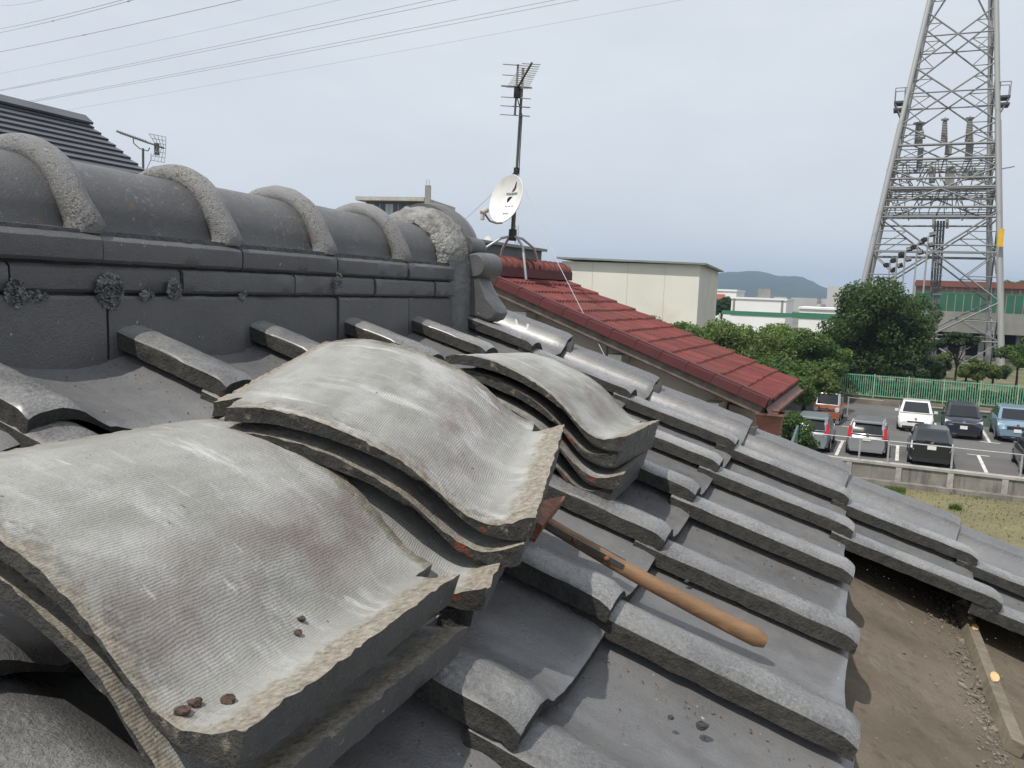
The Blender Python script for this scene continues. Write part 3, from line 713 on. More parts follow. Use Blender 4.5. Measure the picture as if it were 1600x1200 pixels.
bank = empty('bank_wall', lot(-5, 58), 'brown-grey concrete bank below the left part of the green fence', 'wall')
mb = MB(); mb.box(lot(20, 59.7, GZ + .17), (90, .25, .42), (T2, E2, Zv)); part('bank_face', mb, simple('dirty_concrete', (.20, .17, .14), .9, var=.3, scale=.8), bank)

# ------------------------------------------------------------------ green picket fence
M['fence'] = simple('mint_green_paint', (.15, .39, .26), .55, var=.18, scale=1.5, dirt=(.12, .17, .10), dscale=3)
M['fence2'] = simple('pale_green_paint', (.27, .42, .27), .55, var=.15, scale=1.5)
fence = empty('picket_fence', lot(0, 59.8, GZ + .35), 'mint green metal picket fence running behind the parking lot', 'fence')
FB, FT_ = GZ + .48, GZ + 1.93
bay = 2.05
for i in range(-14, 14):
    t0 = i * bay + .6
    mb = MB(); mb.box(lot(t0, 59.75, (FB + FT_) / 2), (.075, .075, FT_ - FB + .12), (T2, E2, Zv)); part('post', mb, M['fence2'], fence)
    mb = MB()
    for j in range(1, 15):
        mb.box(lot(t0 + j * bay / 15, 59.75, (FB + FT_) / 2 + .02), (.045, .03, FT_ - FB), (T2, E2, Zv))
    o = part('pickets', mb, M['fence'], fence); o['kind'] = 'stuff'
    for zz in (FB + .08, FT_ - .06):
        mb = MB(); mb.box(lot(t0 + bay / 2, 59.79, zz), (bay - .08, .035, .05), (T2, E2, Zv)); part('rail', mb, M['fence2'], fence)

# ------------------------------------------------------------------ cars
def paintm(name, col, metal=.0, rough=.28):
    t = NT(name); t.b.inputs['Coat Weight'].default_value = .6; t.b.inputs['Coat Roughness'].default_value = .06
    co = t.coord(rnd=True); k = t.mix(t.rng(t.noise(co, 1.5, 4), .4, .7), tuple(x * .93 for x in col), col)
    return t.fin(k, rough, None, metal)
M['glass'] = simple('car_glass', (.012, .014, .016), .06, var=.1); M['tyre'] = simple('tyre_rubber', (.018, .018, .018), .85); M['rim'] = simple('alloy_rim', (.42, .43, .44), .3, metal=.7)
M['blackplastic'] = simple('black_plastic', (.02, .02, .021), .5); M['redlamp'] = simple('red_lamp', (.42, .012, .012), .15, var=.2); M['whitelamp'] = simple('clear_lamp', (.55, .57, .6), .12, var=.2)
M['plate'] = simple('white_plate', (.70, .70, .68), .5, var=.04); M['plate_y'] = simple('yellow_plate', (.75, .52, .04), .5, var=.04); M['chrome'] = simple('chrome_trim', (.6, .6, .62), .15, metal=.9)
def car(name, label, t_, n_, heading, Lc, Wc, Hc, prof, paint, rear_view, yellow=False, roofmat=None, tail='vert'):
    """prof: dict of fractions. local x forward, y left, z up; origin on the ground at the middle."""
    p0 = lot(t_, n_); e = empty(name, p0, label, 'car', 'cars in the parking lot', rz=heading)
    def P_(nm, mb, mat, par=e, smooth=38):
        o = bpy.data.objects.new(nm, mb.mesh(nm, mat, smooth)); COL.objects.link(o); o.parent = par; return o
    hw = Wc / 2
    st = prof['body']            # (x fraction from front 0..1, top z, half width fraction, bottom z)
    rows = []
    for fx, zt, wf, zb in st:
        x = Lc / 2 - fx * Lc; w = hw * wf; zm = zb + (zt - zb) * .5
        rows.append([(x, -w * .55, zb), (x, -w * .93, zb + .03), (x, -w, zm - .05), (x, -w * .995, zm + .08), (x, -w * .94, zt - .05), (x, -w * .80, zt), (x, 0, zt + .025), (x, w * .80, zt), (x, w * .94, zt - .05), (x, w * .995, zm + .08), (x, w, zm - .05), (x, w * .93, zb + .03), (x, w * .55, zb)])
    mb = MB(); mb.grid(rows); mb.add(rows[0], [tuple(range(13))]); mb.add(rows[-1], [tuple(range(13))[::-1]]); body = P_('body', mb, paint)
    # greenhouse: belt line rectangle to roof rectangle
    bx0, bx1, rx0, rx1 = [Lc / 2 - f * Lc for f in prof['cab']]       # belt front, belt rear, roof front, roof rear
    zb_f, zb_r, zr = prof['zb'][0], prof['zb'][1], Hc
    def ring(x0, z0, x1, z1, w): return [(x0, -w, z0), (x0, w, z0), (x1, w, z1), (x1, -w, z1)]
    bw, rw = hw * .90, hw * prof.get('rw', .74)
    secs = []
    for q in (0, .35, .7, .92, 1.0):
        e_ = q + (.06 * math.sin(q * math.pi))
        xf = bx0 + (rx0 - bx0) * q; xr = bx1 + (rx1 - bx1) * e_; zf = zb_f + (zr - .03 - zb_f) * q; zrr = zb_r + (zr - .05 - zb_r) * q
        w = bw + (rw - bw) * (q ** 1.2)
        secs.append([(xf, -w * .86, zf), (xf + .05, 0, zf), (xf, w * .86, zf), (xf - .12, w, zf), ((xf + xr) / 2, w * 1.01, (zf + zrr) / 2), (xr + .10, w, zrr), (xr, w * .88, zrr), (xr - .04, 0, zrr), (xr, -w * .88, zrr), (xr + .10, -w, zrr), ((xf + xr) / 2, -w * 1.01, (zf + zrr) / 2), (xf - .12, -w, zf)])
    top = [(x * .93 + (rx0 + rx1) / 2 * .07, y * .9, z + .03) for x, y, z in secs[-1]]
    secs.append(top); mb = MB(); mb.grid([s_ + [s_[0]] for s_ in secs]); mb.add(top, [tuple(range(12))]); P_('cabin', mb, roofmat or paint)
    def lerp(a, b, q): return np.array(a) * (1 - q) + np.array(b) * q
    def pane(nm, ia, ib, q0, q1, s0, s1, push, mat=M['glass'], mid=None):
        """window between ring points ia->ib of the cabin, heights q0..q1"""
        def pt(q, s_):
            k_ = [0, .35, .7, .92, 1.0]
            for j in range(4):
                if q <= k_[j + 1]: f = (q - k_[j]) / (k_[j + 1] - k_[j]); break
            if mid is None: a = lerp(secs[j][ia], secs[j][ib], s_); b = lerp(secs[j + 1][ia], secs[j + 1][ib], s_)
            else:
                u = s_ * 2
                if u <= 1: a = lerp(secs[j][ia], secs[j][mid], u); b = lerp(secs[j + 1][ia], secs[j + 1][mid], u)
                else: a = lerp(secs[j][mid], secs[j][ib], u - 1); b = lerp(secs[j + 1][mid], secs[j + 1][ib], u - 1)
            return lerp(a, b, f) + np.array(push)
        rows = [[pt(q, s_) for s_ in np.linspace(s0, s1, 7)] for q in np.linspace(q0, q1, 4)]
        mb = MB(); mb.grid(rows); return P_(nm, mb, mat)
    pane('windscreen', 0, 2, .06, .93, .02, .98, (.016, 0, .01), mid=1)
    pane('rear_window', 8, 6, prof.get('rwq', .12), .92, .04, .96, (-.016, 0, .01), mid=7)
    for s_, (a, b, m_) in ((1, (3, 5, 4)), (-1, (11, 9, 10))):
        pane('side_window', a, b, .08, .86, .06, .485, (0, s_ * .012, 0), mid=m_); pane('side_window', a, b, .08, .86, .515, .95, (0, s_ * .012, 0), mid=m_)
        mb = MB(); mb.box((bx0 - .25, s_ * (hw + .07), zb_f + .08), (.12, .17, .13)); P_('mirror', mb, paint)
        for wx in (Lc * .5 - prof['wb'][0] * Lc, Lc * .5 - prof['wb'][1] * Lc):
            r_ = prof.get('wr', .31); mb = MB(); mb.tube([(wx, s_ * (hw - .20), r_), (wx, s_ * (hw - .17), r_), (wx, s_ * (hw - .01), r_), (wx, s_ * (hw + .005), r_)], [r_ * .9, r_, r_, r_ * .92], 20)
            wh = P_('wheel', mb, M['tyre']); mb = MB(); mb.tube([(wx, s_ * (hw - .01), r_), (wx, s_ * (hw + .012), r_)], [r_ * .68, r_ * .62], 16); P_('rim', mb, M['rim'], wh)
    fx, rx = Lc / 2, -Lc / 2
    for s_ in (1, -1):
        y0, z0, wy, wz, sx = prof['head']
        mb = MB()
        if prof.get('round'): mb.tube([(fx - .06, s_ * y0 * hw, z0), (fx + .025, s_ * y0 * hw, z0)], [wz, wz * .9], 14)
        else: mb.prism([(fx - .015 - sx * .3, s_ * (y0 * hw - wy / 2), z0 - wz * .4), (fx - sx, s_ * (y0 * hw + wy / 2), z0), (fx - sx * 1.25, s_ * (y0 * hw + wy / 2), z0 + wz * .65), (fx - sx * .45, s_ * (y0 * hw - wy / 2), z0 + wz * .15)], (-.12, 0, 0), (.02, 0, .0))
        P_('headlight', mb, M['whitelamp'])
        y0, z0, wy, wz = prof['tail']; xt = prof.get('tailx', 0)
        mb = MB(); zz = z0
        if tail in ('vert', 'clear'): mb.prism([(rx + .02, s_ * (y0 * hw - wy * .9), zz - wz * .42), (rx + .06, s_ * (y0 * hw + wy * .5), zz - wz * .15), (rx + xt + .10, s_ * (y0 * hw + wy * .25), zz + wz * .62), (rx + xt + .06, s_ * (y0 * hw - wy * .25), zz + wz * .62), (rx + xt * .3 + .02, s_ * (y0 * hw - wy * .25), zz)], (.14, 0, 0), (-.03, 0, 0))
        else: mb.box((rx + .02, s_ * y0 * hw, zz), (.08, wy, wz))
        P_('taillight', mb, M['redlamp'] if tail == 'vert' else M['whitelamp'] if tail == 'clear' else M['redlamp'])
    py = M['plate_y'] if yellow else M['plate']
    mb = MB(); mb.box((fx + .02, 0, prof.get('pz', .42)), (.03, .33, .165)); P_('licence_plate', mb, py)
    mb = MB(); mb.box((rx - .02, 0, prof.get('pzr', .72)), (.03, .33, .165)); P_('licence_plate', mb, py)
    gz, gh, gw = prof['grille']
    mb = MB(); mb.box((fx - .01, 0, gz), (.05, gw * Wc, gh)); P_('grille', mb, M['blackplastic'])
    mb = MB(); mb.box((fx - .03, 0, .27), (.09, Wc * .72, .14)); P_('front_bumper_intake', mb, M['blackplastic'])
    mb = MB(); mb.box((rx + .02, 0, .30), (.08, Wc * .78, .16)); P_('rear_bumper_trim', mb, M['blackplastic'] if prof.get('dkr', True) else paint)
    if prof.get('trim'):
        mb = MB(); mb.box((fx + .005, 0, prof['trim']), (.05, Wc * .62, .035)); P_('chrome_bar', mb, M['chrome'])
    if prof.get('spoiler'):
        mb = MB(); mb.box((rx1 - .06, 0, Hc - .06), (.24, Wc * .66, .05)); P_('spoiler', mb, paint)
    mb = MB(); mb.tube([(bx1 + .03, -.05, zb_r + .05), (bx1 + .10, .28, zb_r + .10)], .012, 6); P_('wiper', mb, M['blackplastic'])
    mb = MB(); mb.box((rx - .004, 0, prof.get('pzr', .72) + .20), (.02, .11, .09)); P_('badge', mb, M['chrome'])
    mb = MB(); mb.box((fx - .005, 0, prof['grille'][0] + .16), (.03, .12, .09)); P_('badge', mb, M['chrome'])
    return e
HATCH = dict(body=[(0, .62, .80, .22), (.03, .70, .93, .19), (.12, .86, .98, .18), (.26, .98, 1, .2), (.55, 1.00, 1, .2), (.85, 1.0, .99, .2), (.96, .98, .95, .22), (1, .80, .86, .28)], cab=(.20, .985, .40, .90), zb=(.96, .98), wb=(.19, .83), head=(.72, .72, .36, .24, .32), tail=(.84, .98, .20, .50), tailx=.10, grille=(.60, .10, .5), pzr=.80, rwq=.06, spoiler=True, dkr=False)
SEDAN = dict(body=[(0, .56, .80, .2), (.03, .66, .93, .17), (.14, .82, .98, .17), (.26, .95, 1, .18), (.55, .98, 1, .18), (.85, 1.02, .98, .18), (.96, 1.04, .93, .2), (1, .90, .86, .26)], cab=(.20, .975, .44, .74), zb=(.93, 1.04), wb=(.19, .80), head=(.72, .60, .42, .26, .42), tail=(.86, .84, .10, .34), tailx=.06, grille=(.56, .07, .45), pzr=.84, rwq=.05)
SUV = dict(body=[(0, .70, .84, .28), (.03, .84, .95, .24), (.14, .98, .99, .23), (.25, 1.06, 1, .24), (.55, 1.08, 1, .24), (.85, 1.08, .99, .24), (.96, 1.06, .95, .26), (1, .88, .88, .3)], cab=(.20, .985, .40, .87), zb=(1.05, 1.07), wb=(.19, .81), head=(.72, .80, .42, .22, .30), tail=(.82, .98, .25, .35), grille=(.74, .14, .52), wr=.34, pz=.62, trim=.84)
KEI = dict(body=[(0, .66, .90, .26), (.02, .92, .96, .22), (.10, 1.00, .99, .22), (.2, 1.03, 1, .22), (.55, 1.04, 1, .22), (.9, 1.04, .99, .22), (.98, 1.02, .97, .24), (1, .86, .93, .28)], cab=(.15, .99, .25, .95), zb=(1.02, 1.03), wb=(.15, .87), head=(.74, .82, .2, .13, .1), tail=(.85, .85, .15, .25), grille=(.80, .13, .66), wr=.28, rw=.84, round=True, pz=.48, trim=.80)
HF = math.atan2(-E2[1], -E2[0]); HA = math.atan2(E2[1], E2[0])
P_silver = paintm('silver_blue_car_paint', (.33, .37, .41), .55); P_silver2 = paintm('silver_car_paint', (.40, .41, .43), .55); P_white = paintm('white_car_paint', (.72, .73, .71)); P_black = paintm('black_car_paint', (.014, .015, .017)); P_navy = paintm('dark_navy_car_paint', (.018, .020, .034), .2); P_blue = paintm('light_blue_car_paint', (.22, .33, .42), .35); P_orange = paintm('orange_car_paint', (.34, .10, .045), .1); P_roofs = paintm('silver_roof_paint', (.40, .43, .45), .4)
def park(x, y, L_, sgn):
    p = ongr(x, y) + E2 * L_ / 2 * sgn; return p @ T2, p @ E2
CARS = [('hatchback_car', 'bluish silver hatchback seen from behind, nearest to the red-roofed house', 1263, 706, HA, 3.95, 1.695, 1.53, HATCH, P_silver, 'vert', {}),
 ('hatchback_car', 'bright silver hatchback seen from behind, beside the black car', 1352, 714, HA, 3.95, 1.695, 1.53, HATCH, P_silver2, 'vert', {}),
 ('sedan_car', 'black fastback car seen from behind with clear tail lamps, in the near row', 1453, 731, HA, 4.46, 1.745, 1.49, SEDAN, P_black, 'clear', {}),
 ('sedan_car', 'white fastback car parked facing the camera in the far row', 1429, 676, HF, 4.54, 1.76, 1.47, SEDAN, P_white, 'vert', {}),
 ('suv_car', 'dark navy crossover parked facing the camera beside the white car', 1504, 687, HF, 4.3, 1.77, 1.60, SUV, P_navy, 'vert', {}),
 ('suv_car', 'light blue crossover parked facing the camera at the right edge', 1588, 693, HF, 4.45, 1.80, 1.59, SUV, P_blue, 'vert', {}),
 ('kei_car', 'small boxy orange car with a pale roof and yellow plate', 1289, 663, HF, 3.4, 1.475, 1.66, KEI, P_orange, 'vert', dict(yellow=True, roofmat=P_roofs)),
 ('hatchback_car', 'dark car cut off by the right edge of the view in the near row', 1634, 748, HA, 4.1, 1.7, 1.52, HATCH, P_black, 'vert', {})]
CT = []
for nm_, lab, x, y, hd_, L_, W_, H_, pf, pt_, tl_, kw in CARS:
    tq, nq_ = park(x, y, L_, 1); CT.append((tq, nq_, L_)); car(nm_, lab, tq, nq_, hd_, L_, W_, H_, pf, pt_, hd_ == HA, tail=tl_, **kw)
for (ia, ib) in ((0, 1), (1, 2), (2, 7), (7, None), (6, 3), (3, 4), (4, 5), (5, None)):
    tt = (CT[ia][0] + CT[ib][0]) / 2 if ib is not None and not (ia == 6) else CT[ia][0] + 1.3
    nb = CT[ia][1]; far_ = ia in (3, 4, 5, 6); n0, n1 = nb - CT[ia][2] / 2 - .1, nb + CT[ia][2] / 2 + .2
    mb = MB(); mb.add([lot(tt - .07, n0, GZ + .005), lot(tt + .07, n0, GZ + .005), lot(tt + .07, n1, GZ + .005), lot(tt - .07, n1, GZ + .005)], [(0, 1, 2, 3)])
    e = n0 if far_ else n1
    mb.add([lot(tt - .45, e - .07, GZ + .009), lot(tt + .45, e - .07, GZ + .009), lot(tt + .45, e + .07, GZ + .009), lot(tt - .45, e + .07, GZ + .009)], [(0, 1, 2, 3)])
    o = link('bay_line', mb.mesh('bay_line', M['line'])); o['kind'] = 'structure'

# ------------------------------------------------------------------ red-roofed neighbour house
M['redtile'] = None
t = NT('red_roof_tile'); co = t.coord(rnd=True); cg = t.coord()
k = t.mix(t.rng(t.noise(co, 5, 6, .65), .3, .7), (.135, .029, .027), (.215, .052, .046)); k = t.mix(t.rng(t.noise(co, 22, 6, .7), .52, .70, 0, .7), k, (.10, .062, .05)); oi = t.n('ShaderNodeObjectInfo'); hs_ = t.n('ShaderNodeHueSaturation'); t.put(hs_.inputs['Value'], t.rng(oi.outputs['Random'], 0, 1, .78, 1.2)); t.put(hs_.inputs['Color'], k); k = hs_.outputs[0]; k = t.mix(t.rng(t.noise(t.n('ShaderNodeNewGeometry').outputs['Position'], 1.3, 5, .65), .5, .68, 0, .45), k, (.11, .055, .045))
M['redtile'] = t.fin(k, .72, t.bump(t.noise(co, 60, 4), .3, .004), 0, .3)
M['redridge'] = simple('faded_red_ridge', (.20, .060, .048), .75, var=.3, scale=6, dirt=(.11, .075, .06), dscale=5); M['redfascia'] = simple('dark_red_verge', (.100, .022, .024), .7, var=.2, scale=3, dirt=(.07, .03, .028), dscale=4)
M['grimy'] = wood('grimy_barge_board', (.085, .065, .055), (.19, .155, .135), (2, 2, 2), .8, .7); M['stucco'] = simple('grey_beige_stucco', (.44, .395, .345), .9, var=.12, scale=1.2, bump=.5, bscale=50, dirt=(.28, .19, .14), dscale=1.3)
M['joint_brown'] = simple('brown_tile_joint', (.10, .08, .065), .9, var=.4, scale=20)  # darker brown on the tile front edges and the bed below them
Pr = at(745, 402, 8.1); r0 = Pr @ E2
Qe = onp(1198, 640, E2, r0); Vt = onp(757, 431, E2, r0)
hr, he = Pr @ T2, Qe @ T2; zr_, ze = Vt[2] + .02, Qe[2] + .05
far = onp(1245, 602, T2, he) @ E2; far2 = onp(893, 432, T2, hr) @ E2; rend = (far * .6 + far2 * .4)
s2 = math.atan2(zr_ - ze, he - hr); D2 = T2 * math.cos(s2) - Zv * math.sin(s2); N2 = T2 * math.sin(s2) + Zv * math.cos(s2); SL2 = (he - hr) / math.cos(s2)
print('HOUSE2', r0, rend, far, far2, 'h', hr, he, 'z', zr_, ze, math.degrees(s2), SL2)
h2 = empty('red_roofed_house', T2 * hr + E2 * ((r0 + rend) / 2) + Zv * (GZ - .8), 'neighbouring house with a weathered red tiled roof and beige gable wall', 'house')
def q2(r, d, n): return E2 * r + T2 * hr + Zv * zr_ + D2 * d + N2 * n
def q2w(r, h, z): return E2 * r + T2 * h + Zv * z
mb = MB(); mb.prism([q2(0, -.0, -.03), q2(0, SL2, -.03), q2(0, SL2, -.10), q2(0, 0, -.10)], E2 * (r0 + .03), E2 * (rend - .03)); slope2 = part('roof_slope', mb, M['joint_brown'], h2)
# the slope on the other side
hb = 2 * hr - he
mb = MB(); mb.add([q2w(r0, hr, zr_), q2w(rend, hr, zr_), q2w(rend, hb, ze), q2w(r0, hb, ze)], [(0, 1, 2, 3)]); mb.add([q2w(r0, hr, zr_ - .08), q2w(rend, hr, zr_ - .08), q2w(rend, hb, ze - .08), q2w(r0, hb, ze - .08)], [(3, 2, 1, 0)]); part('roof_slope', mb, M['redtile'], h2)
NR, NC = 12, 13
cw = (rend - r0) / NC; cl = SL2 / NR
def redtile():
    mb = MB(); P = []
    prof = [(0, .018), (.012, .034), (.03, .040), (.12, .042), (.20, .038), (.235, .020), (.26, .014), (.48, .014), (.50, .018), (.512, .034), (.53, .040), (.62, .042), (.70, .038), (.735, .020), (.76, .014), (.98, .014), (1.0, .018)]
    for y, dz in ((0, 0.004), (cl * .5, .004 - .011), (cl * 1.06, -.020)):
        P.append([(x * cw, y, z + dz) for x, z in prof])
    mb.grid(P); mb.grid([P[0], [(x * cw, -.004, z - .034) for x, z in prof]], m=1)
    return mb.mesh('roof_tile', [M['redtile'], M['joint_brown']], None, flip=False)
rt = redtile()
for i in range(NR):
    for j in range(NC):
        jr = random.Random(i * 50 + j)
        p = q2(r0 + j * cw, SL2 - i * cl + jr.uniform(-.006, .006), -.022 + .006 + jr.uniform(-.002, .002))
        link('roof_tile', rt, slope2, mat4(E2, -D2, N2, p), local=True)
# verge tiles hanging over the gable, with the barge board and the wall below
for i in range(NR):
    d0, d1 = SL2 - (i + 1) * cl, SL2 - i * cl
    mb = MB(); g = .0015
    mb.prism([q2(r0, d0 + g, .040), q2(r0, d1 - g, .046), q2(r0, d1 - g, -.034), q2(r0, d0 + g, -.034)], E2 * -.035, E2 * .012)
    mb.prism([q2(r0, d0 + g, .03), q2(r0, d1 - g, .03), q2(r0, d1 - g, .055), q2(r0, d0 + g, .055)], E2 * .013, E2 * .10)
    part('verge_tile', mb, M['redfascia'], slope2, local=True)
mb = MB(); mb.prism([q2(r0, -.02, -.035), q2(r0, SL2 - .02, -.035), q2(r0, SL2 - .02, -.112), q2(r0, -.02, -.112)], E2 * .0, E2 * .035); part('barge_board', mb, M['grimy'], h2)
mb = MB(); mb.prism([q2(r0, 0, -.105), q2(r0, SL2, -.105), q2(r0, SL2, -.125), q2(r0, 0, -.125)], E2 * .036, E2 * (rend - r0 - .05)); part('soffit', mb, M['grimy'], h2)
gw = he - .50; rw_ = r0 + .34
zt = lambda h: zr_ - (h - hr) * math.tan(s2) - .14
mb = MB(); mb.prism([q2w(0, gw, zt(gw)), q2w(0, hr, zt(hr)), q2w(0, hb + .5, zt(gw)), q2w(0, hb + .5, GZ - .8), q2w(0, gw, GZ - .8)], E2 * rw_, E2 * (rend - .35)); gwall = part('gable_wall', mb, M['stucco'], h2)
M['whiteblock'] = simple('whitewashed_block', (.55, .54, .50), .8, var=.15, scale=8)
for (x, y) in ((816, 494), (963, 561), (1113, 636)):
    p = onp(x, y, E2, r0 + .12); mb = MB(); mb.box(p + E2 * .06, (.13, .24, .085), (T2, E2, Zv)); part('purlin_end', mb, M['whiteblock'], h2)
mb = MB(); pj = onp(946, 600, E2, rw_ - .004); mb.box(np.array([pj[0], pj[1], pj[2] - .6]), (.012, .006, 2.2), (T2, E2, Zv)); part('wall_joint', mb, M['grimy'], h2)
# lower annexe wall with a shaded recess, gutter and rain hopper
mb = MB(); pa = onp(1190, 655, E2, r0 + .5); pb = onp(1262, 655, E2, r0 + 1.1)
mb.prism([q2w(0, gw + .02, ze - .15), q2w(0, he - .12, ze - .22), q2w(0, he - .12, GZ - .8), q2w(0, gw + .02, GZ - .8)], E2 * (r0 + .9), E2 * (rend - .5)); part('porch_wall', mb, M['stucco'], h2)
M['gutter'] = simple('brown_gutter', (.16, .065, .045), .5, var=.25, scale=6, dirt=(.08, .05, .04), dscale=5)
mb = MB(); P = []
for i in range(25):
    r_ = r0 + .02 + (rend - r0) * i / 24; row = []
    for j in range(9):
        a = math.pi * j / 8; row.append(q2w(r_, he + .05 + .055 * math.cos(a), ze - .04 - .055 * math.sin(a)))
    P.append(row)
mb.grid(P); part('gutter', mb, M['gutter'], h2, 50)
ph = q2w(r0 + .10, he + .02, ze - .10)
mb = MB(); mb.grid([[ph + T2 * a * s_ + E2 * b * s_ + Zv * z for a, b in ((-.11, -.09), (.11, -.09), (.11, .09), (-.11, .09), (-.11, -.09))] for s_, z in ((1.05, .02), (1.1, 0), (.95, -.03), (.8, -.16), (.45, -.24), (.35, -.30))]); part('rain_hopper', mb, M['gutter'], h2, 30)
mb = MB(); mb.tube([ph - Zv * .28, ph - Zv * .6 - T2 * .1, ph - Zv * 2.0 - T2 * .15, ph - Zv * 5.2 - T2 * .15], .035, 10); part('downpipe', mb, M['gutter'], h2, 50)
mb = MB(); mb.tube([ph - Zv * .30 + T2 * -.25 - E2 * .02, ph - Zv * .33 + T2 * -.02], .035, 10); part('elbow_pipe', mb, simple('orange_pipe', (.42, .15, .075), .6), h2, 50)
# red ridge
mb = MB(); mb.box(E2 * ((r0 + rend) / 2) + T2 * hr + Zv * (zr_ + .04), (.22, rend - r0 - .02, .10), (T2, E2, Zv)); rr2 = part('ridge_base', mb, M['redfascia'], h2)
nrc = 14; rl = (rend - r0) / nrc
for i in range(nrc):
    mb = MB(); P = []
    for y, s_ in ((0, 1.12), (.10, 1.12), (.16, .96), (1.02, .92)):
        P.append([E2 * (r0 + i * rl + y * rl) + T2 * (hr + .105 * s_ * math.cos(a)) + Zv * (zr_ + .085 + .105 * s_ * math.sin(a)) for a in np.linspace(0, math.pi, 13)])
    mb.grid(P); mb.add(P[0], [tuple(range(13))])
    if i == nrc - 1: mb.add(P[-1], [tuple(range(13))])
    part('ridge_cap_tile', mb, M['redridge'], rr2, 40, local=True)
# bluish tarp-like panel fence beside the house
bp = empty('garden_screen', lot(-6.2, 33), 'weathered blue-green screen beside the red-roofed house', 'fence')
mb = MB(); a_ = ongr(1205, 790, GZ - .78); b_ = ongr(1243, 672, GZ - .78)
mb = MB(); p1 = at(1206, 745, 12.5); p2 = at(1246, 650, 24.0)
mb.prism([(p1[0], p1[1], GZ - .8), (p2[0], p2[1], GZ - .8), (p2[0], p2[1], -3.6), (p1[0], p1[1], -3.0)], T2 * 0, T2 * .06); part('screen_panel', mb, simple('blue_green_sheet', (.07, .13, .125), .8, var=.3, scale=2), bp)

# ------------------------------------------------------------------ mast with dish and aerial on the red ridge
M['mast'] = simple('weathered_mast', (.10, .10, .09), .5, metal=.5, var=.35, scale=5, dirt=(.16, .14, .08), dscale=4); M['alu'] = simple('aerial_aluminium', (.33, .34, .34), .4, metal=.6, var=.15)
M['dish'] = simple('white_dish', (.74, .74, .71), .5, var=.05, scale=4, dirt=(.55, .54, .5), dscale=6); M['logo'] = simple('dish_logo_dark', (.07, .03, .035), .6); M['ink'] = simple('grey_print', (.25, .25, .26), .6)
ra = ( onp(806, 395, T2, hr) @ E2 )
mb0 = E2 * ra + T2 * hr + Zv * (zr_ + .19)
PB = onp(801, 366, E2, ra); PTp = onp(817.5, 106, E2, ra)
mast = empty('antenna_mast', mb0, 'tall rooftop mast with a fish-bone aerial, standing on four legs on the red roof', 'antenna')
mb = MB(); dm = (PTp - PB); mb.tube([PB - dm * .02, PB + dm * .40], .024, 10); part('lower_mast', mb, M['mast'], mast, 60)
mb = MB(); mb.tube([PB + dm * .38, PTp], .015, 10); part('upper_mast', mb, M['mast'], mast, 60)
mb = MB(); mb.tube([PB + dm * .37, PB + dm * .405], .034, 10); part('mast_clamp', mb, M['blackplastic'], mast, 60)
mb = MB(); mb.tube([PB - dm * .04, PB + dm * .03], .045, 10); part('leg_collar', mb, M['blackplastic'], mast, 60)
for (fx, fy, side) in ((822, 437, 1), (846, 432, 1), (765, 392, 0), (783, 386, 0)):
    if side:
        ft = onp(fx, fy, N2, q2(0, 0, .03) @ N2)
    else:
        dd_ = .42; ft = E2 * (ra + (-.28 if fx < 775 else .28)) + T2 * (hr - .35) + Zv * (zr_ - .35 * math.tan(s2) + .02)
    kn = PB * .30 + ft * .70 + Zv * (PB[2] * .72 + ft[2] * .28 - (PB[2] * .3 + ft[2] * .7))
    mb = MB(); mb.tube([PB - dm * .01, PB * .55 + kn * .45 + Zv * .02, kn, ft], .014, 8); part('leg', mb, M['galv'], mast, 60)
tr = np.array([1, 0, 0.]) ; tr = RT - RT @ dm / (dm @ dm) * dm; tr /= np.linalg.norm(tr)
up = dm / np.linalg.norm(dm)
# aerial: reflector column with six rods, boom with shrinking directors
A0 = onp(807, 140, E2, ra - .04); fwd = -FW - (-FW @ up) * up; fwd /= np.linalg.norm(fwd); bdir = fwd * .975 + tr * .14 + up * .03; bdir /= np.linalg.norm(bdir); rdir = np.cross(up, bdir); rdir /= np.linalg.norm(rdir); rdir = tr * .97 + rdir * .05; rdir /= np.linalg.norm(rdir)
px_m = (PB @ FW) / FPX
mb = MB(); mb.box(A0 - up * .0, (.022, .022, 74 * px_m), (tr, np.cross(up, tr), up)); part('reflector_bar', mb, M['mast'], mast)
for q, hl_ in ((36, 23), (20.5, 23), (4.5, 23.5), (-12, 23), (-25, 23), (-38, 23)):
    mb = MB(); c_ = A0 + up * q * px_m; mb.tube([c_ - rdir * hl_ * px_m, c_ + rdir * hl_ * px_m], .006 if q != 4.5 else .012, 6); part('reflector_rod', mb, M['alu'], mast)
bl = 1.0; mb = MB(); mb.tube([A0 - bdir * .05, A0 + bdir * bl], .011, 8); part('boom', mb, M['mast'], mast)
for i in range(13):
    c_ = A0 + bdir * (.07 + (bl - .10) * i / 12); hl_ = .115 - .028 * i / 12; mb = MB(); mb.tube([c_ - rdir * hl_, c_ + rdir * hl_], .0045, 6); part('director_rod', mb, M['alu'], mast)
mb = MB(); mb.box(A0 + bdir * .08 - up * .04, (.07, .07, .11), (tr, fwd, up)); part('junction_box', mb, M['blackplastic'], mast)
mb = MB(); g0 = PB + dm * .385; g1 = onp(947, 560, E2, r0 - .05); mb.tube([g0, g0 * .5 + g1 * .5 - Zv * .05, g1], .0035, 5); part('guy_wire', mb, M['galv'], mast)
mb = MB(); g2 = E2 * (ra - .2) + T2 * (hr - 2.3) + Zv * (zr_ - .85); mb.tube([g0, g0 * .5 + g2 * .5 - Zv * .03, g2], .0025, 5); part('guy_wire', mb, M['galv'], mast)
mb = MB(); mb.tube([g0, g0 - T2 * .17 * .9 - Zv * .10], .010, 6); part('guy_arm', mb, M['alu'], mast)
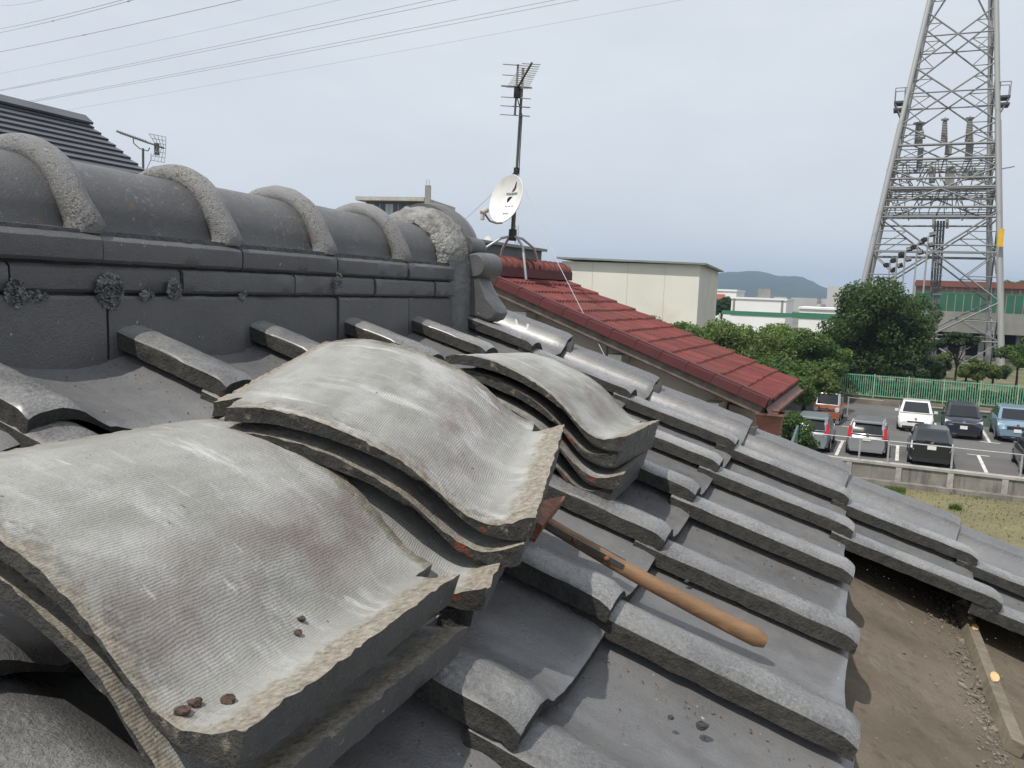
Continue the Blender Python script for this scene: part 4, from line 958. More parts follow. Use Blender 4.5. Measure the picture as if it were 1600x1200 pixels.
mb = MB(); mb.tube([A0 - up * .05, PB + dm * .72 + tr * .02, PB + dm * .5 + tr * .022, PB + dm * .2 + tr * .03], .006, 6); part('cable', mb, M['blackplastic'], mast)
# dish
dc = onp(790, 310, E2, ra - .18); nd = -T2 * .62 - E2 * .70 + Zv * .40
nd = -RT * .68 - FW * .68 + UP * .20; nd /= np.linalg.norm(nd); du = up - (up @ nd) * nd; du /= np.linalg.norm(du); dv = np.cross(du, nd)
dish = empty('satellite_dish', dc, 'white satellite dish clamped to the mast on the red roof', 'satellite dish')
RD = 36.5 * px_m * .98
def dpt(a, q, off=0): return dc + (du * math.sin(a) * 1.06 + dv * math.cos(a) * .97) * RD * q + nd * (.075 * (q * q - 1) + off)
mb = MB(); nq = 7; vs = []
mb.grid([[dpt(2 * math.pi * j / 36, i / nq) for j in range(37)] for i in range(1, nq + 1)]); mb.add([dpt(2 * math.pi * j / 36, 1 / nq) for j in range(36)] , [tuple(range(36))])
mb.grid([[dpt(2 * math.pi * j / 36, i / nq, -.012) for j in range(37)] for i in range(1, nq + 1)]); mb.add([dpt(2 * math.pi * j / 36, 1 / nq, -.012) for j in range(36)], [tuple(range(36))])
mb.grid([[dpt(2 * math.pi * j / 36, 1) for j in range(37)], [dpt(2 * math.pi * j / 36, 1.015, -.006) for j in range(37)], [dpt(2 * math.pi * j / 36, 1, -.012) for j in range(37)]])
refl = part('reflector', mb, M['dish'], dish, 50)
def dxy(x, y, off=.004):
    q = math.hypot(x, y); return dpt(math.atan2(y, x), q, off)
def dmark(nm, polys, mat):
    mb = MB()
    for pl in polys:
        a = [dxy(*p) for p in pl]; mb.prism(a, nd * 0, nd * .0015)
    part(nm, mb, mat, refl, local=True)
sgn = 1 if dv @ RT > 0 else -1
X_ = lambda x: x * sgn
dmark('logo_swoosh', [[(X_(-.02), .36), (X_(.16), .52), (X_(.30), .72), (X_(.33), .74), (X_(.30), .55), (X_(.20), .42)]], M['logo'])
dmark('logo_lettering', [[(X_(-.30 + .105 * i), .24), (X_(-.30 + .105 * i + .075), .245), (X_(-.30 + .105 * i + .075), .33), (X_(-.30 + .105 * i), .325)] for i in range(7)], M['ink'])
dmark('small_print', [[(X_(-.16 + .13 * i), -.60), (X_(-.16 + .13 * i + .09), -.60), (X_(-.16 + .13 * i + .09), -.53), (X_(-.16 + .13 * i), -.53)] for i in range(3)] + [[(X_(-.22 + .2 * i), -.25), (X_(-.22 + .2 * i + .11), -.25), (X_(-.22 + .2 * i + .11), -.22), (X_(-.22 + .2 * i), -.22)] for i in range(3)], M['ink'])
lp = dc + nd * .30 - du * .10 ; lp = onp(757, 330, nd, (dc + nd * .27) @ nd)
bt = dxy(0, -.98, -.01)
mb = MB(); mb.tube([bt - nd * .02, bt + nd * .06 - du * .03, lp * .6 + bt * .4 - du * .055, lp - du * .015], .011, 8); part('feed_arm', mb, M['alu'], dish, 60)
fdir = (dc - lp); fdir /= np.linalg.norm(fdir)
mb = MB(); mb.tube([lp - fdir * .05, lp - fdir * .045, lp + fdir * .01, lp + fdir * .035, lp + fdir * .04], [.018, .026, .026, .031, .028], 12); mb.tube([lp - fdir * .02, lp - fdir * .03 - up * .075], .022, 10); part('converter', mb, simple('beige_plastic', (.40, .38, .33), .6), dish, 50)
mastp = PB + dm * ((dc - PB) @ dm / (dm @ dm))
mb = MB(); mb.tube([dc - nd * .085, (dc - nd * .085) * .4 + mastp * .6, mastp], [.05, .03, .038], 10); part('mount_bracket', mb, M['blackplastic'], dish, 60)
mb = MB(); mb.tube([mastp - dm * .055, mastp + dm * .055], .038, 12); part('mast_band', mb, M['blackplastic'], dish, 60)

# ------------------------------------------------------------------ dark house to the left with its aerial
t = NT('dark_slate_panel'); co = t.coord(rnd=True); k = t.mix(t.rng(t.noise(co, 2, 5), .3, .7), (.062, .066, .078), (.095, .10, .115)); M['slate'] = t.fin(k, .42, None, 0, .5)
pr0 = at(0, 160, 9.0); hd = pr0 @ H; rd1 = onp(132, 193, H, hd) @ R; zdr = pr0[2]
ec = onp(222, 266, R, rd1); sD = math.atan2(zdr - ec[2], (ec @ H) - hd)
print('DARK', rd1, hd, zdr, math.degrees(sD))
DD = H * math.cos(sD) - Zv * math.sin(sD); ND = H * math.sin(sD) + Zv * math.cos(sD)
dkh = empty('dark_roofed_house', R * (rd1 - 3) + H * hd + Zv * (GZ - .8), 'dark slate-grey panelled roof of the house beyond the ridge on the left', 'house')
def qd(r, d, n): return R * r + H * hd + Zv * zdr + DD * d + ND * n
SLd = 3.4; npn = 25; pw = SLd / npn
mb = MB(); mb.prism([qd(0, 0, -.02), qd(0, SLd, -.02), qd(0, SLd, -.12), qd(0, 0, -.12)], R * (rd1 - 9), R * (rd1 - .01)); ds = part('roof_slope', mb, M['slate'], dkh)
for i in range(npn):
    mb = MB(); mb.prism([qd(0, i * pw, -.015), qd(0, (i + 1) * pw + .010, .004), qd(0, (i + 1) * pw + .010, .028), qd(0, i * pw, .002)], R * (rd1 - 9 + .01), R * (rd1 + .02)); part('roof_panel', mb, M['slate'], ds, local=True)
mb = MB(); mb.prism([qd(0, -.08, -.02), qd(0, -.06, .07), qd(0, .10, .06), qd(0, .10, .03)], R * (rd1 - 9.1), R * (rd1 + .03)); part('ridge_cover', mb, M['slate'], ds, local=True)
ed = hd - SLd * math.cos(sD)
mb = MB(); mb.add([R * (rd1 - 9) + H * hd + Zv * zdr, R * rd1 + H * hd + Zv * zdr, R * rd1 + H * ed + Zv * (zdr - SLd * math.sin(sD)), R * (rd1 - 9) + H * ed + Zv * (zdr - SLd * math.sin(sD))], [(0, 1, 2, 3)]); part('roof_slope', mb, M['slate'], dkh)
zl = zdr - SLd * math.sin(sD) + .2
mb = MB(); mb.prism([rhz(0, hd, zdr - .15), rhz(0, hd + SLd * math.cos(sD) - .35, zl), rhz(0, hd + SLd * math.cos(sD) - .35, GZ - .8), rhz(0, ed + .35, GZ - .8), rhz(0, ed + .35, zl)], R * (rd1 - 8.7), R * (rd1 - .3)); part('house_wall', mb, M['wall_plain'], dkh)
an = empty('roof_aerial', at(222, 290, 11), 'small side-on aerial with a wire-grid reflector beyond the dark roof on the left', 'antenna')
def ap(x, y, d=11.0): return at(x, y, d)
mb = MB(); mb.tube([ap(223.5, 232), ap(224, 300), np.append(ap(224, 300)[:2], GZ - .8)], .016, 8); part('pole', mb, M['mast'], an)
mb = MB(); mb.tube([ap(182, 205), ap(256, 231.5)], .012, 8); part('boom', mb, M['mast'], an)
mb = MB(); mb.tube([ap(208, 216), ap(209, 224), ap(218, 232), ap(224, 234), ap(231, 236), ap(234, 231)], .007, 6); part('boom_brace', mb, M['mast'], an, 60)
for i in range(12):
    c_ = ap(186 + 3.9 * i, 206.5 + 1.38 * i); mb = MB(); mb.tube([c_ - FW * .09 + RT * .02, c_ + FW * .09 - RT * .02], .005, 5); part('director_rod', mb, M['alu'], an)
mb = MB(); mb.box(ap(245, 233), (.05, .05, .15), (RT, FW, UP)); part('dipole_box', mb, M['blackplastic'], an)
for (c0_, c1_) in (((233, 209, 10.7), (259, 214, 11.2)), ((235, 250, 10.7), (257, 254, 11.2))):
    mb = MB()
    a_ = ap(*c0_); b_ = ap(*c1_); m0 = ap(246, 230, 10.8); m1 = ap(259, 232, 11.25)
    for q in np.linspace(0, 1, 5):
        mb.tube([a_ * (1 - q) + b_ * q, (m0 * (1 - q) + m1 * q)], .004, 4)
    for q in np.linspace(0, 1, 4): mb.tube([a_ * (1 - q) + m0 * q, b_ * (1 - q) + m1 * q], .004, 4)
    part('reflector_grid', mb, M['alu'], an)
mb = MB(); mb.tube([ap(236, 240), ap(236, 250), ap(229, 264), ap(225, 275)], .004, 5); part('cable', mb, M['blackplastic'], an)

# ------------------------------------------------------------------ far buildings
def block(name, label, corners_t, z0, z1, mats, cat='building', roof=.0): pass
M['cream'] = simple('cream_wall', (.70, .68, .60), .85, var=.06, scale=.25, dirt=(.55, .52, .45), dscale=.15); M['roofgrey'] = simple('grey_green_roof_edge', (.22, .23, .21), .7, var=.2, scale=.5); M['white'] = simple('white_wall', (.78, .78, .76), .8, var=.05, scale=.2)
M['greenband'] = simple('green_band', (.04, .17, .10), .7, var=.1); M['dkglass'] = simple('dark_window', (.05, .07, .08), .1); M['greyconc'] = simple('grey_concrete', (.22, .215, .20), .85, var=.2, scale=.3, dirt=(.12, .115, .10), dscale=.25)
zc = at(1094, 414, 70)[2]; c0 = at(1094, 414, 70); ux = np.array([math.cos(math.radians(18)), -math.sin(math.radians(18)), 0]); uy = np.array([math.sin(math.radians(18)), math.cos(math.radians(18)), 0])
c0 = np.array([c0[0], c0[1], 0]); cb = empty('cream_building', c0 - ux * 6 + uy * 10 + Zv * (GZ - .8), 'large plain cream box building with a thin dark flat roof', 'building')
mb = MB(); mb.prism([c0 + Zv * zc, c0 - ux * 12.0 + Zv * zc, c0 - ux * 12.0 + Zv * (GZ - .8), c0 + Zv * (GZ - .8)], uy * 0, uy * 19.5); part('wall', mb, M['cream'], cb)
mb = MB(); mb.prism([c0 + ux * .5 + Zv * (zc + .002), c0 - ux * 12.4 + Zv * (zc + .20), c0 - ux * 12.4 + Zv * (zc + .36), c0 + ux * .5 + Zv * (zc + .16)], uy * -.5, uy * 20.0); part('roof', mb, M['roofgrey'], cb)
for q in (2.9, 6.1, 9.2):
    mb = MB(); mb.box(c0 - ux * q - uy * .012 + Zv * (zc - 4.3), (.03, .02, 8.6), (ux, uy, Zv)); part('wall_joint', mb, simple('panel_joint', (.55, .53, .46), .9), cb)
def farbox(name, label, x0, x1, ytop, d, zb, mat, depth=8., cat='building', extra=None, kind=None, az=22):
    ax_ = np.array([math.cos(math.radians(az)), -math.sin(math.radians(az)), 0]); ay_ = np.array([math.sin(math.radians(az)), math.cos(math.radians(az)), 0])
    a = at(x0, ytop, d); n_ = ay_; b = onp(x1, ytop, n_, a @ n_); w = (b - a) @ ax_; zt_ = (a[2] + b[2]) / 2
    e = empty(name, np.array([a[0], a[1], zb]), label, cat); A = np.array([a[0], a[1], 0])
    mb = MB(); mb.prism([A + Zv * zb, A + ax_ * w + Zv * zb, A + ax_ * w + Zv * zt_, A + Zv * zt_], ay_ * 0, ay_ * depth); part('wall', mb, mat, e)
    mb = MB(); mb.prism([A - ax_ * .15 + Zv * zt_, A + ax_ * (w + .15) + Zv * zt_, A + ax_ * (w + .15) + Zv * (zt_ + d * .0022), A - ax_ * .15 + Zv * (zt_ + d * .0022)], ay_ * -.2, ay_ * (depth + .2)); part('roof', mb, M['roofgrey'] if mat is not M['white'] else M['white'], e)
    return e, A, ax_, ay_, w, zt_
e, A, ax_, ay_, w, zt_ = farbox('white_hall', 'long white hall with a green band beyond the trees, below the hills', 1143, 1229, 468, 150, GZ - .8, M['white'], 20)
mb = MB(); mb.box(A + ax_ * w / 2 - ay_ * .05 + Zv * (zt_ - 2.55), (w + 3, .1, .75), (ax_, ay_, Zv)); part('green_band', mb, M['greenband'], e)
for q in (.05, .93):
    mb = MB(); mb.box(A + ax_ * w * q - ay_ * .05 + Zv * (zt_ - 1.1), (.35, .1, 2.1), (ax_, ay_, Zv)); part('drainpipe', mb, M['roofgrey'], e)
mb = MB(); mb.box(A + ax_ * w * .55 + ay_ * 5 + Zv * (zt_ + 1.0), (2.2, 2, 2.0), (ax_, ay_, Zv)); part('rooftop_unit', mb, M['greyconc'], e)
e, A, ax_, ay_, w, zt_ = farbox('white_shed', 'smaller white shed with a green band just left of the big tree', 1249, 1330, 484, 120, GZ - .8, M['white'], 15)
mb = MB(); mb.box(A + ax_ * w / 2 - ay_ * .05 + Zv * (zt_ - .95), (w + 2, .1, .8), (ax_, ay_, Zv)); part('green_band', mb, M['greenband'], e)
e, A, ax_, ay_, w, zt_ = farbox('shop_building', 'distant white and red shop building right of the cream building', 1119, 1151, 455, 190, GZ - .8, M['white'], 15)
mb = MB(); mb.box(A + ax_ * w * .25 - ay_ * .06 + Zv * (zt_ - 1.5), (w * .4, .1, 1.6), (ax_, ay_, Zv)); part('red_sign_panel', mb, simple('orange_red_panel', (.5, .16, .08), .7), e)
# penthouse with windows beyond the ridge, concrete flue
e, A, ax_, ay_, w, zt_ = farbox('concrete_tower', 'grey concrete building with a glazed top storey just above the ridge', 572, 662, 314, 62, GZ - .8, M['greyconc'], 6, az=14)
mb = MB(); mb.prism([A - ax_ * .5 + Zv * (zt_ - .05), A + ax_ * (w + .3) + Zv * (zt_ - .05), A + ax_ * (w + .3) + Zv * (zt_ + .22), A - ax_ * .5 + Zv * (zt_ + .22)], ay_ * -.8, ay_ * 6.5); part('roof_slab', mb, simple('pale_slab', (.42, .41, .37), .8), e)
for i in range(6):
    x_ = w * (.02 + .162 * i); mb = MB(); mb.box(A + ax_ * (x_ + w * .07) - ay_ * .03 + Zv * (zt_ - .72), (w * .135, .06, 1.0), (ax_, ay_, Zv))
    part('window', mb, simple('pale_curtained_window', (.38, .44, .47), .3) if i in (0, 2) else M['dkglass'], e)
    mb = MB(); mb.box(A + ax_ * (x_ + w * .07) - ay_ * .07 + Zv * (zt_ - .72), (.05, .05, 1.0), (ax_, ay_, Zv)); part('mullion', mb, M['galv'], e)
mb = MB(); mb.box(A + ax_ * w / 2 - ay_ * .10 + Zv * (zt_ - 1.55), (w + .3, .2, .55), (ax_, ay_, Zv)); part('parapet', mb, simple('pale_parapet', (.48, .47, .43), .8), e)
fl = at(669, 290, 45); fe = empty('flue_stack', np.array([fl[0], fl[1], GZ - .8]), 'square concrete flue standing above the ridge ornament', 'chimney')
mb = MB(); mb.box(np.array([fl[0], fl[1], (fl[2] + GZ - .8) / 2]), (.30, .30, fl[2] - GZ + .8)); part('shaft', mb, simple('buff_concrete', (.30, .29, .26), .85, var=.2), fe)
for q in (-.1, .05):
    mb = MB(); mb.tube([fl + RT * q, fl + RT * q + Zv * .32], .016, 6); part('pipe', mb, M['galv'], fe)
# roofline behind the antenna legs
pk = at(735, 377, 14.0); pk2 = onp(846, 404, T2, pk @ T2); e = empty('dark_roof_block', np.array([pk[0], pk[1], GZ - .8]), 'low dark rooftop behind the legs of the antenna mast', 'building'); A = np.array([pk[0], pk[1], 0]); Lk = (pk2 - pk) @ E2
mb = MB(); mb.prism([A - E2 * 4 + Zv * (GZ - .8), A + E2 * Lk + Zv * (GZ - .8), A + E2 * Lk + Zv * pk[2], A - E2 * 4 + Zv * pk[2]], T2 * 0, T2 * -5); part('wall', mb, simple('dark_cladding', (.10, .105, .11), .7), e)
mb = MB(); mb.prism([A - E2 * 4.1 + Zv * pk[2], A + E2 * (Lk + .1) + Zv * pk[2], A + E2 * (Lk + .1) + Zv * (pk[2] + .05), A - E2 * 4.1 + Zv * (pk[2] + .05)], T2 * .08, T2 * -5.1); part('roof', mb, M['roofgrey'], e)
sdp = at(762, 374, 16); sde = empty('round_vent', sdp, 'small round pale vent on the dark rooftop left of the mast legs', 'vent')
mb = MB(); mb.tube([sdp + Zv * -.25, sdp], .03, 8); part('stalk', mb, M['galv'], sde); mb = MB(); mb.tube([sdp - FW * .03, sdp + FW * .03], [.06, .055], 16); part('cap', mb, M['cream'], sde)
lt = at(808, 352, 34); lte = empty('lattice_mast', np.array([lt[0], lt[1], GZ - .8]), 'thin pale lattice mast far behind the antenna legs', 'mast')
for i in (-1, 1):
    mb = MB(); mb.tube([np.array([lt[0] + .09 * i, lt[1], GZ - .8]), lt + np.array([.06 * i, 0, 0])], .014, 5); part('mast_leg', mb, M['galv'], lte)
mb = MB()
for q in range(40): z_ = lt[2] - q * .2; mb.tube([(lt[0] - .07, lt[1], z_), (lt[0] + .07, lt[1], z_ - .2)], .008, 4)
part('bracing', mb, M['galv'], lte)
# raised hall with brown upper storey and green net screen behind the pylon
M['brown'] = simple('brown_red_wall', (.20, .075, .055), .8, var=.1, scale=.2); M['pinkish'] = simple('faded_pink_wall', (.30, .19, .165), .8, var=.15, scale=.3); M['netg'] = simple('green_mesh_screen', (.025, .12, .080), .9, var=.2, scale=.35)
dz = 104.0; pL = at(1432, 436, dz); pRr = onp(1760, 460, E2, pL @ E2); A = np.array([pL[0], pL[1], 0]); w = (pRr - pL) @ T2
hall = empty('raised_hall', A + Zv * GZ, 'long brown hall behind a green mesh screen, raised on a concrete deck', 'building')
def zy(x, y): return onp(x, y, E2, pL @ E2)[2]
zs = [zy(1550, 440), zy(1550, 449), zy(1550, 461), zy(1550, 489), zy(1550, 522)]
def hb(nm, z0, z1, mat, o0, o1, tt0=0, tt1=None):
    mb = MB(); tt1 = w if tt1 is None else tt1
    mb.prism([A + T2 * tt0 + Zv * z0, A + T2 * tt1 + Zv * z0, A + T2 * tt1 + Zv * z1, A + T2 * tt0 + Zv * z1], E2 * o0, E2 * o1); return part(nm, mb, mat, hall)
hb('roof', zs[1], zs[0] + .05, M['brown'], 4, 20); hb('upper_wall', zs[3], zs[1], M['pinkish'], 4.5, 19)
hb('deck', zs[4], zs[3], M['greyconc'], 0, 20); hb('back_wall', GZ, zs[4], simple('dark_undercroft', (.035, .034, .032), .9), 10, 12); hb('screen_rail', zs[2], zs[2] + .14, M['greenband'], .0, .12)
for i in range(24):
    mb = MB(); a_ = A + T2 * (i * w / 24 + .05) ; b_ = A + T2 * ((i + 1) * w / 24 - .05)
    mb.prism([a_ + Zv * zs[3], b_ + Zv * zs[3], b_ + Zv * zs[2], a_ + Zv * zs[2]], E2 * .02, E2 * .08); part('mesh_panel', mb, M['netg'], hall)
    mb = MB(); mb.box(A + T2 * (i * w / 24) + E2 * 4.45 + Zv * ((zs[1] + zs[3]) / 2), (.18, .1, zs[1] - zs[3]), (T2, E2, Zv)); part('wall_post', mb, M['conc_lt'], hall)
for i in range(12):
    mb = MB(); mb.box(A + T2 * (i * w / 11) + E2 * 1.5 + Zv * ((GZ + zs[4]) / 2), (.6, .6, zs[4] - GZ), (T2, E2, Zv)); part('column', mb, M['greyconc'], hall)

# ------------------------------------------------------------------ hills and the distant town
t = NT('forested_hill'); co = t.coord('Object'); k = t.mix(t.rng(t.noise(co, .012, 6, .65), .35, .65), (.016, .030, .018), (.034, .054, .030)); M['hill'] = t.fin(k, .95, t.bump(t.noise(co, .03, 6, .7), .6, 12))
def hill_h(x):
    # silhouette height (pixels above the horizon) by image column at the hill's distance
    return np.interp(x, [-900, -300, 200, 500, 800, 950, 1050, 1120, 1160, 1200, 1230, 1260, 1300, 1400, 1600, 1900, 2300], [14, 24, 16, 26, 14, 24, 30, 35, 41, 36, 38, 30, 18, 14, 20, 10, 16])
HD_ = 2600.; mb = MB(); P = []
hz = lambda x: 450.84 + (x - 800) * .0384
for i in range(221):
    x = -900 + 3200 * i / 220; row = []
    hh = hill_h(x) + 1.6 * nz(x * .02, 1) + .8 * nz(x * .07, 4)
    az_ = ray(x, hz(x)); az_ = np.array([az_[0], az_[1], 0]); az_ /= np.linalg.norm(az_) ; sc = 1 / (az_ @ np.array([0, 1, 0]))
    for j in range(13):
        q = j / 12; d_ = HD_ * (.74 + .52 * q); top_ = hh / FPX * HD_ * math.sin(math.pi * min(1, q * 1.0)) ** .8 if 0 < q < 1 else 0
        p = az_ * sc * d_; row.append((p[0], p[1], GZ - 2 + max(0, top_ + 6.7 + 12 * nz(x * .03, q * 6, 2) * math.sin(math.pi * q))))
    P.append(row)
mb.grid(P); o = link('hills', mb.mesh('hills', M['hill'], 60)); o['kind'] = 'structure'
mb = MB(); g = random.Random(11)
for _ in range(420):
    d_ = g.uniform(420, 1750); x = g.uniform(-300, 1900); p = ray(x, hz(x)); p = np.array([p[0], p[1], 0]) * d_; hh = g.uniform(3, 9) + (g.random() < .12) * g.uniform(3, 10); a_ = g.uniform(0, 3)
    mb.box(np.array([p[0], p[1], GZ + hh / 2]), (g.uniform(7, 24), g.uniform(7, 16), hh), ((math.cos(a_), math.sin(a_), 0), (-math.sin(a_), math.cos(a_), 0), (0, 0, 1)), m=g.choice([0, 0, 1, 2, 3]))
o = link('distant_town', mb.mesh('distant_town', [simple('town_pale', (.48, .47, .44), .9), simple('town_grey', (.25, .25, .25), .9), simple('town_brown', (.24, .17, .13), .9), simple('town_roof', (.12, .13, .15), .9)])); tag(o, 'distant low town buildings spread out below the blue hills', 'town', kind='stuff')

# ------------------------------------------------------------------ lattice pylon with its substation platforms
pyl = empty('pylon', lot(1.5, 90, GZ + .3), 'tall galvanised lattice pylon with insulators and platforms inside its legs', 'pylon')
nF = 84.3
PR, PL_ = onp(1565, 600, E2, nF), onp(1315, 600, E2, nF); tR0, tL0 = PR @ T2, PL_ @ T2; w0 = tR0 - tL0; zb0 = PR[2]
w1 = w0 * .5
for _ in range(6):
    nf1 = nF + (w0 - w1) / 2; a = onp(1452, 0, E2, nf1); b = onp(1556, 0, E2, nf1); w1 = (b - a) @ T2; z1_ = (a[2] + b[2]) / 2; tc1 = ((a + b) / 2) @ T2
tc0 = (tL0 + tR0) / 2; nc = nF + w0 / 2
print('PYLON', w0, w1, zb0, z1_, tc0, tc1)
zbase = GZ + .3
def hwz(z): return (w0 + (w1 - w0) * (z - zb0) / (z1_ - zb0)) / 2
def pc(z, st, sn): 
    h_ = hwz(z); return T2 * (tc0 + (tc1 - tc0) * (z - zb0) / (z1_ - zb0) + st * h_) + E2 * (nc + sn * h_) + Zv * z
M['steel'] = simple('galvanised_pylon_steel', (.36, .365, .36), .55, metal=.25, var=.15, scale=1.2, dirt=(.26, .24, .20), dscale=.6)
M['steel2'] = simple('dull_brace_steel', (.20, .205, .205), .6, metal=.2, var=.15, scale=1.2); unit = MB().tube([(0, 0, 0), (0, 0, 1)], 1, 6).mesh('brace', M['steel2'], 60); unitL = MB().tube([(0, 0, 0), (0, 0, 1)], 1, 10).mesh('leg', M['steel'], 60)
def brace(a, b, r, name='brace', parent=pyl, me=unit):
    a, b = np.array(a, float), np.array(b, float); v = b - a; L_ = np.linalg.norm(v); d = v / L_
    x = np.cross(d, [.3, .1, .9]) if abs(d[2]) < .95 else np.cross(d, [1, 0, 0]); x /= np.linalg.norm(x); y = np.cross(d, x)
    o = bpy.data.objects.new(name, me); COL.objects.link(o); o.parent = parent
    a = a - np.array(parent.location); o.matrix_basis = mat4(x * r, y * r, v, a); return o
ztop = z1_ + 16
for st in (-1, 1):
    for sn in (-1, 1): 
        for za, zb_ in ((zbase, zb0 + 8), (zb0 + 8, z1_ * .6), (z1_ * .6, ztop)):
            brace(pc(za, st, sn), pc(zb_, st, sn), .27 if za < 5 else .23, 'leg', me=unitL)
            pass
def zpx(y): return onp(1500, y, E2, nF + 2.2)[2]
bnd = [zpx(y) for y in (600, 470, 330, 262, 190, 95, 5)] + [z1_ + 7.5, ztop]
faces = [((-1, -1), (1, -1)), ((-1, 1), (1, 1)), ((-1, -1), (-1, 1)), ((1, -1), (1, 1))]
for fi, (A_, B_) in enumerate(faces):
    for k in range(len(bnd) - 1):
        z0, z1k = bnd[k], bnd[k + 1]
        a0, b0_, a1_, b1_ = pc(z0, *A_), pc(z0, *B_), pc(z1k, *A_), pc(z1k, *B_)
        brace(a0, b1_, .085); brace(b0_, a1_, .085)
        h0, h1 = hwz(z0), hwz(z1k); q = h0 / (h0 + h1); zc_ = z0 + (z1k - z0) * q
        ca, cb_ = pc(zc_, *A_), pc(zc_, *B_); brace(ca, cb_, .075)
        if fi < 2 and k < 7:
            X0 = (ca + cb_) / 2
            for (e0_, e1_, c_, f0) in ((a0, a1_, ca, A_), (b0_, b1_, cb_, B_)):
                m0, m1 = (e0_ + X0) / 2, (e1_ + X0) / 2
                brace(m0, pc((z0 * 1 + zc_) / 2, *f0), .05); brace(m1, pc((z1k + zc_) / 2, *f0), .05); brace(m0, c_, .045); brace(m1, c_, .045)
# substation decks inside the tower
for y, rr_ in ((224, .16), (247, .16), (278, .13), (292, .13), (324, .15), (340, .12), (384, .09), (396, .09)):
    z = zpx(y)
    for A_, B_ in faces[:2]: brace(pc(z, *A_), pc(z, *B_), rr_ * .8, 'deck_beam')
    for A_, B_ in faces[2:]: brace(pc(z, *A_), pc(z, *B_), rr_ * .6, 'deck_beam')
for y in (247, 292, 330):
    z = zpx(y); hh = hwz(z)
    for q in (-.6, -.2, .2, .6):
        a_, b_ = pc(z, -1, q), pc(z, 1, q); brace(a_, b_, .06, 'deck_joist')
    for q in (-.5, 0, .5):
        a_, b_ = pc(z, q, -1), pc(z, q, 1); brace(a_, b_, .06, 'deck_joist')
g = random.Random(4)
for (ya, yb) in ((247, 278), (292, 324)):
    za, zb_ = zpx(yb), zpx(ya)
    for q in np.linspace(-.9, .9, 13):
        brace(pc(za, q, -.5), pc(zb_, q + g.uniform(-.15, .15), -.5), .05, 'deck_strut'); brace(pc(za, q, .4), pc(zb_, q + g.uniform(-.3, .3), .4), .05, 'deck_strut')
M['porcelain'] = simple('brown_grey_porcelain', (.30, .29, .27), .4, var=.2)
def insul(x, y0, y1, r0_, r1_):
    b = onp(x, y0, E2, nc - 1); tp = onp(x + (y0 - y1) * .04, y1, E2, nc - 1); n = 14; pts = []; rad = []
    for i in range(n):
        for dq, kk in ((0, 1), (.5, .72)):
            q = (i + dq) / n; pts.append(b * (1 - q) + tp * q); rad.append((r0_ + (r1_ - r0_) * q) * kk)
    mb = MB(); mb.tube(pts, rad, 12); mb.tube([tp, tp + Zv * .12, tp + Zv * .14, tp + Zv * .3], [r1_ * 1.5, r1_ * 1.6, .06, .05], 12); part('insulator', mb, M['porcelain'], pyl, 40)
insul(1435, 224, 194, .42, .34); insul(1475, 224, 188, .36, .22); insul(1514, 222, 186, .42, .24)
for (x, y) in ((1444, 206), (1446, 214)):
    p = onp(x, y, E2, nc - 1.2); mb = MB(); mb.tube([p - T2 * .5, p], [.12, .2], 10); part('bushing', mb, M['porcelain'], pyl)
for (x0, x1, y0, y1) in ((1476, 1488, 226, 241), (1433, 1442, 232, 262), (1508, 1520, 226, 252), (1476, 1492, 262, 290), (1452, 1462, 262, 285), (1500, 1540, 268, 280)):
    p0_ = onp(x0, y0, E2, nc); p1_ = onp(x1, y1, E2, nc); c_ = (p0_ + p1_) / 2; mb = MB(); mb.box(c_, (abs((p1_ - p0_) @ T2) * .8, 1.0, abs(p1_[2] - p0_[2])), (T2, E2, Zv)); part('switchgear', mb, simple('grey_switchgear', (.25, .25, .24), .6, var=.2), pyl)
g = random.Random(9)
for i in range(10):
    xa = g.uniform(1400, 1550); ya = g.uniform(245, 320); mb = MB(); p_ = [onp(xa + 12 * j * g.uniform(.5, 1.2), ya + 16 * math.sin(j * 1.2 + i) * .6 + 5 * j, E2, nc + g.uniform(-3, 2)) for j in range(4)]
    mb.tube(p_, .06, 6); part('conductor_loop', mb, M['steel'], pyl, 60)
# central cable duct with its ladder rungs
for x in (1462, 1466.5, 1470, 1474.5):
    mb = MB(); mb.tube([onp(x + .6 * (1 if x > 1468 else -1), 345, E2, nc), onp(x + 1.5, 345, E2, nc) * 0 + np.append((onp(x - 2.5, 450, E2, nc))[:2], zbase)], .10, 6); part('cable_duct', mb, simple('dark_cable', (.12, .12, .125), .6), pyl)
for i in range(12):
    y = 350 + i * 10; a_, b_ = onp(1461 - i * .3, y, E2, nc - .2), onp(1475 - i * .3, y, E2, nc - .2); brace(a_, b_, .05, 'duct_clamp')
for x in (1459, 1480):
    mb = MB(); mb.tube([onp(x, 341, E2, nc - .3), onp(x, 357, E2, nc - .3)], .14, 8); part('cable_head', mb, M['porcelain'], pyl)
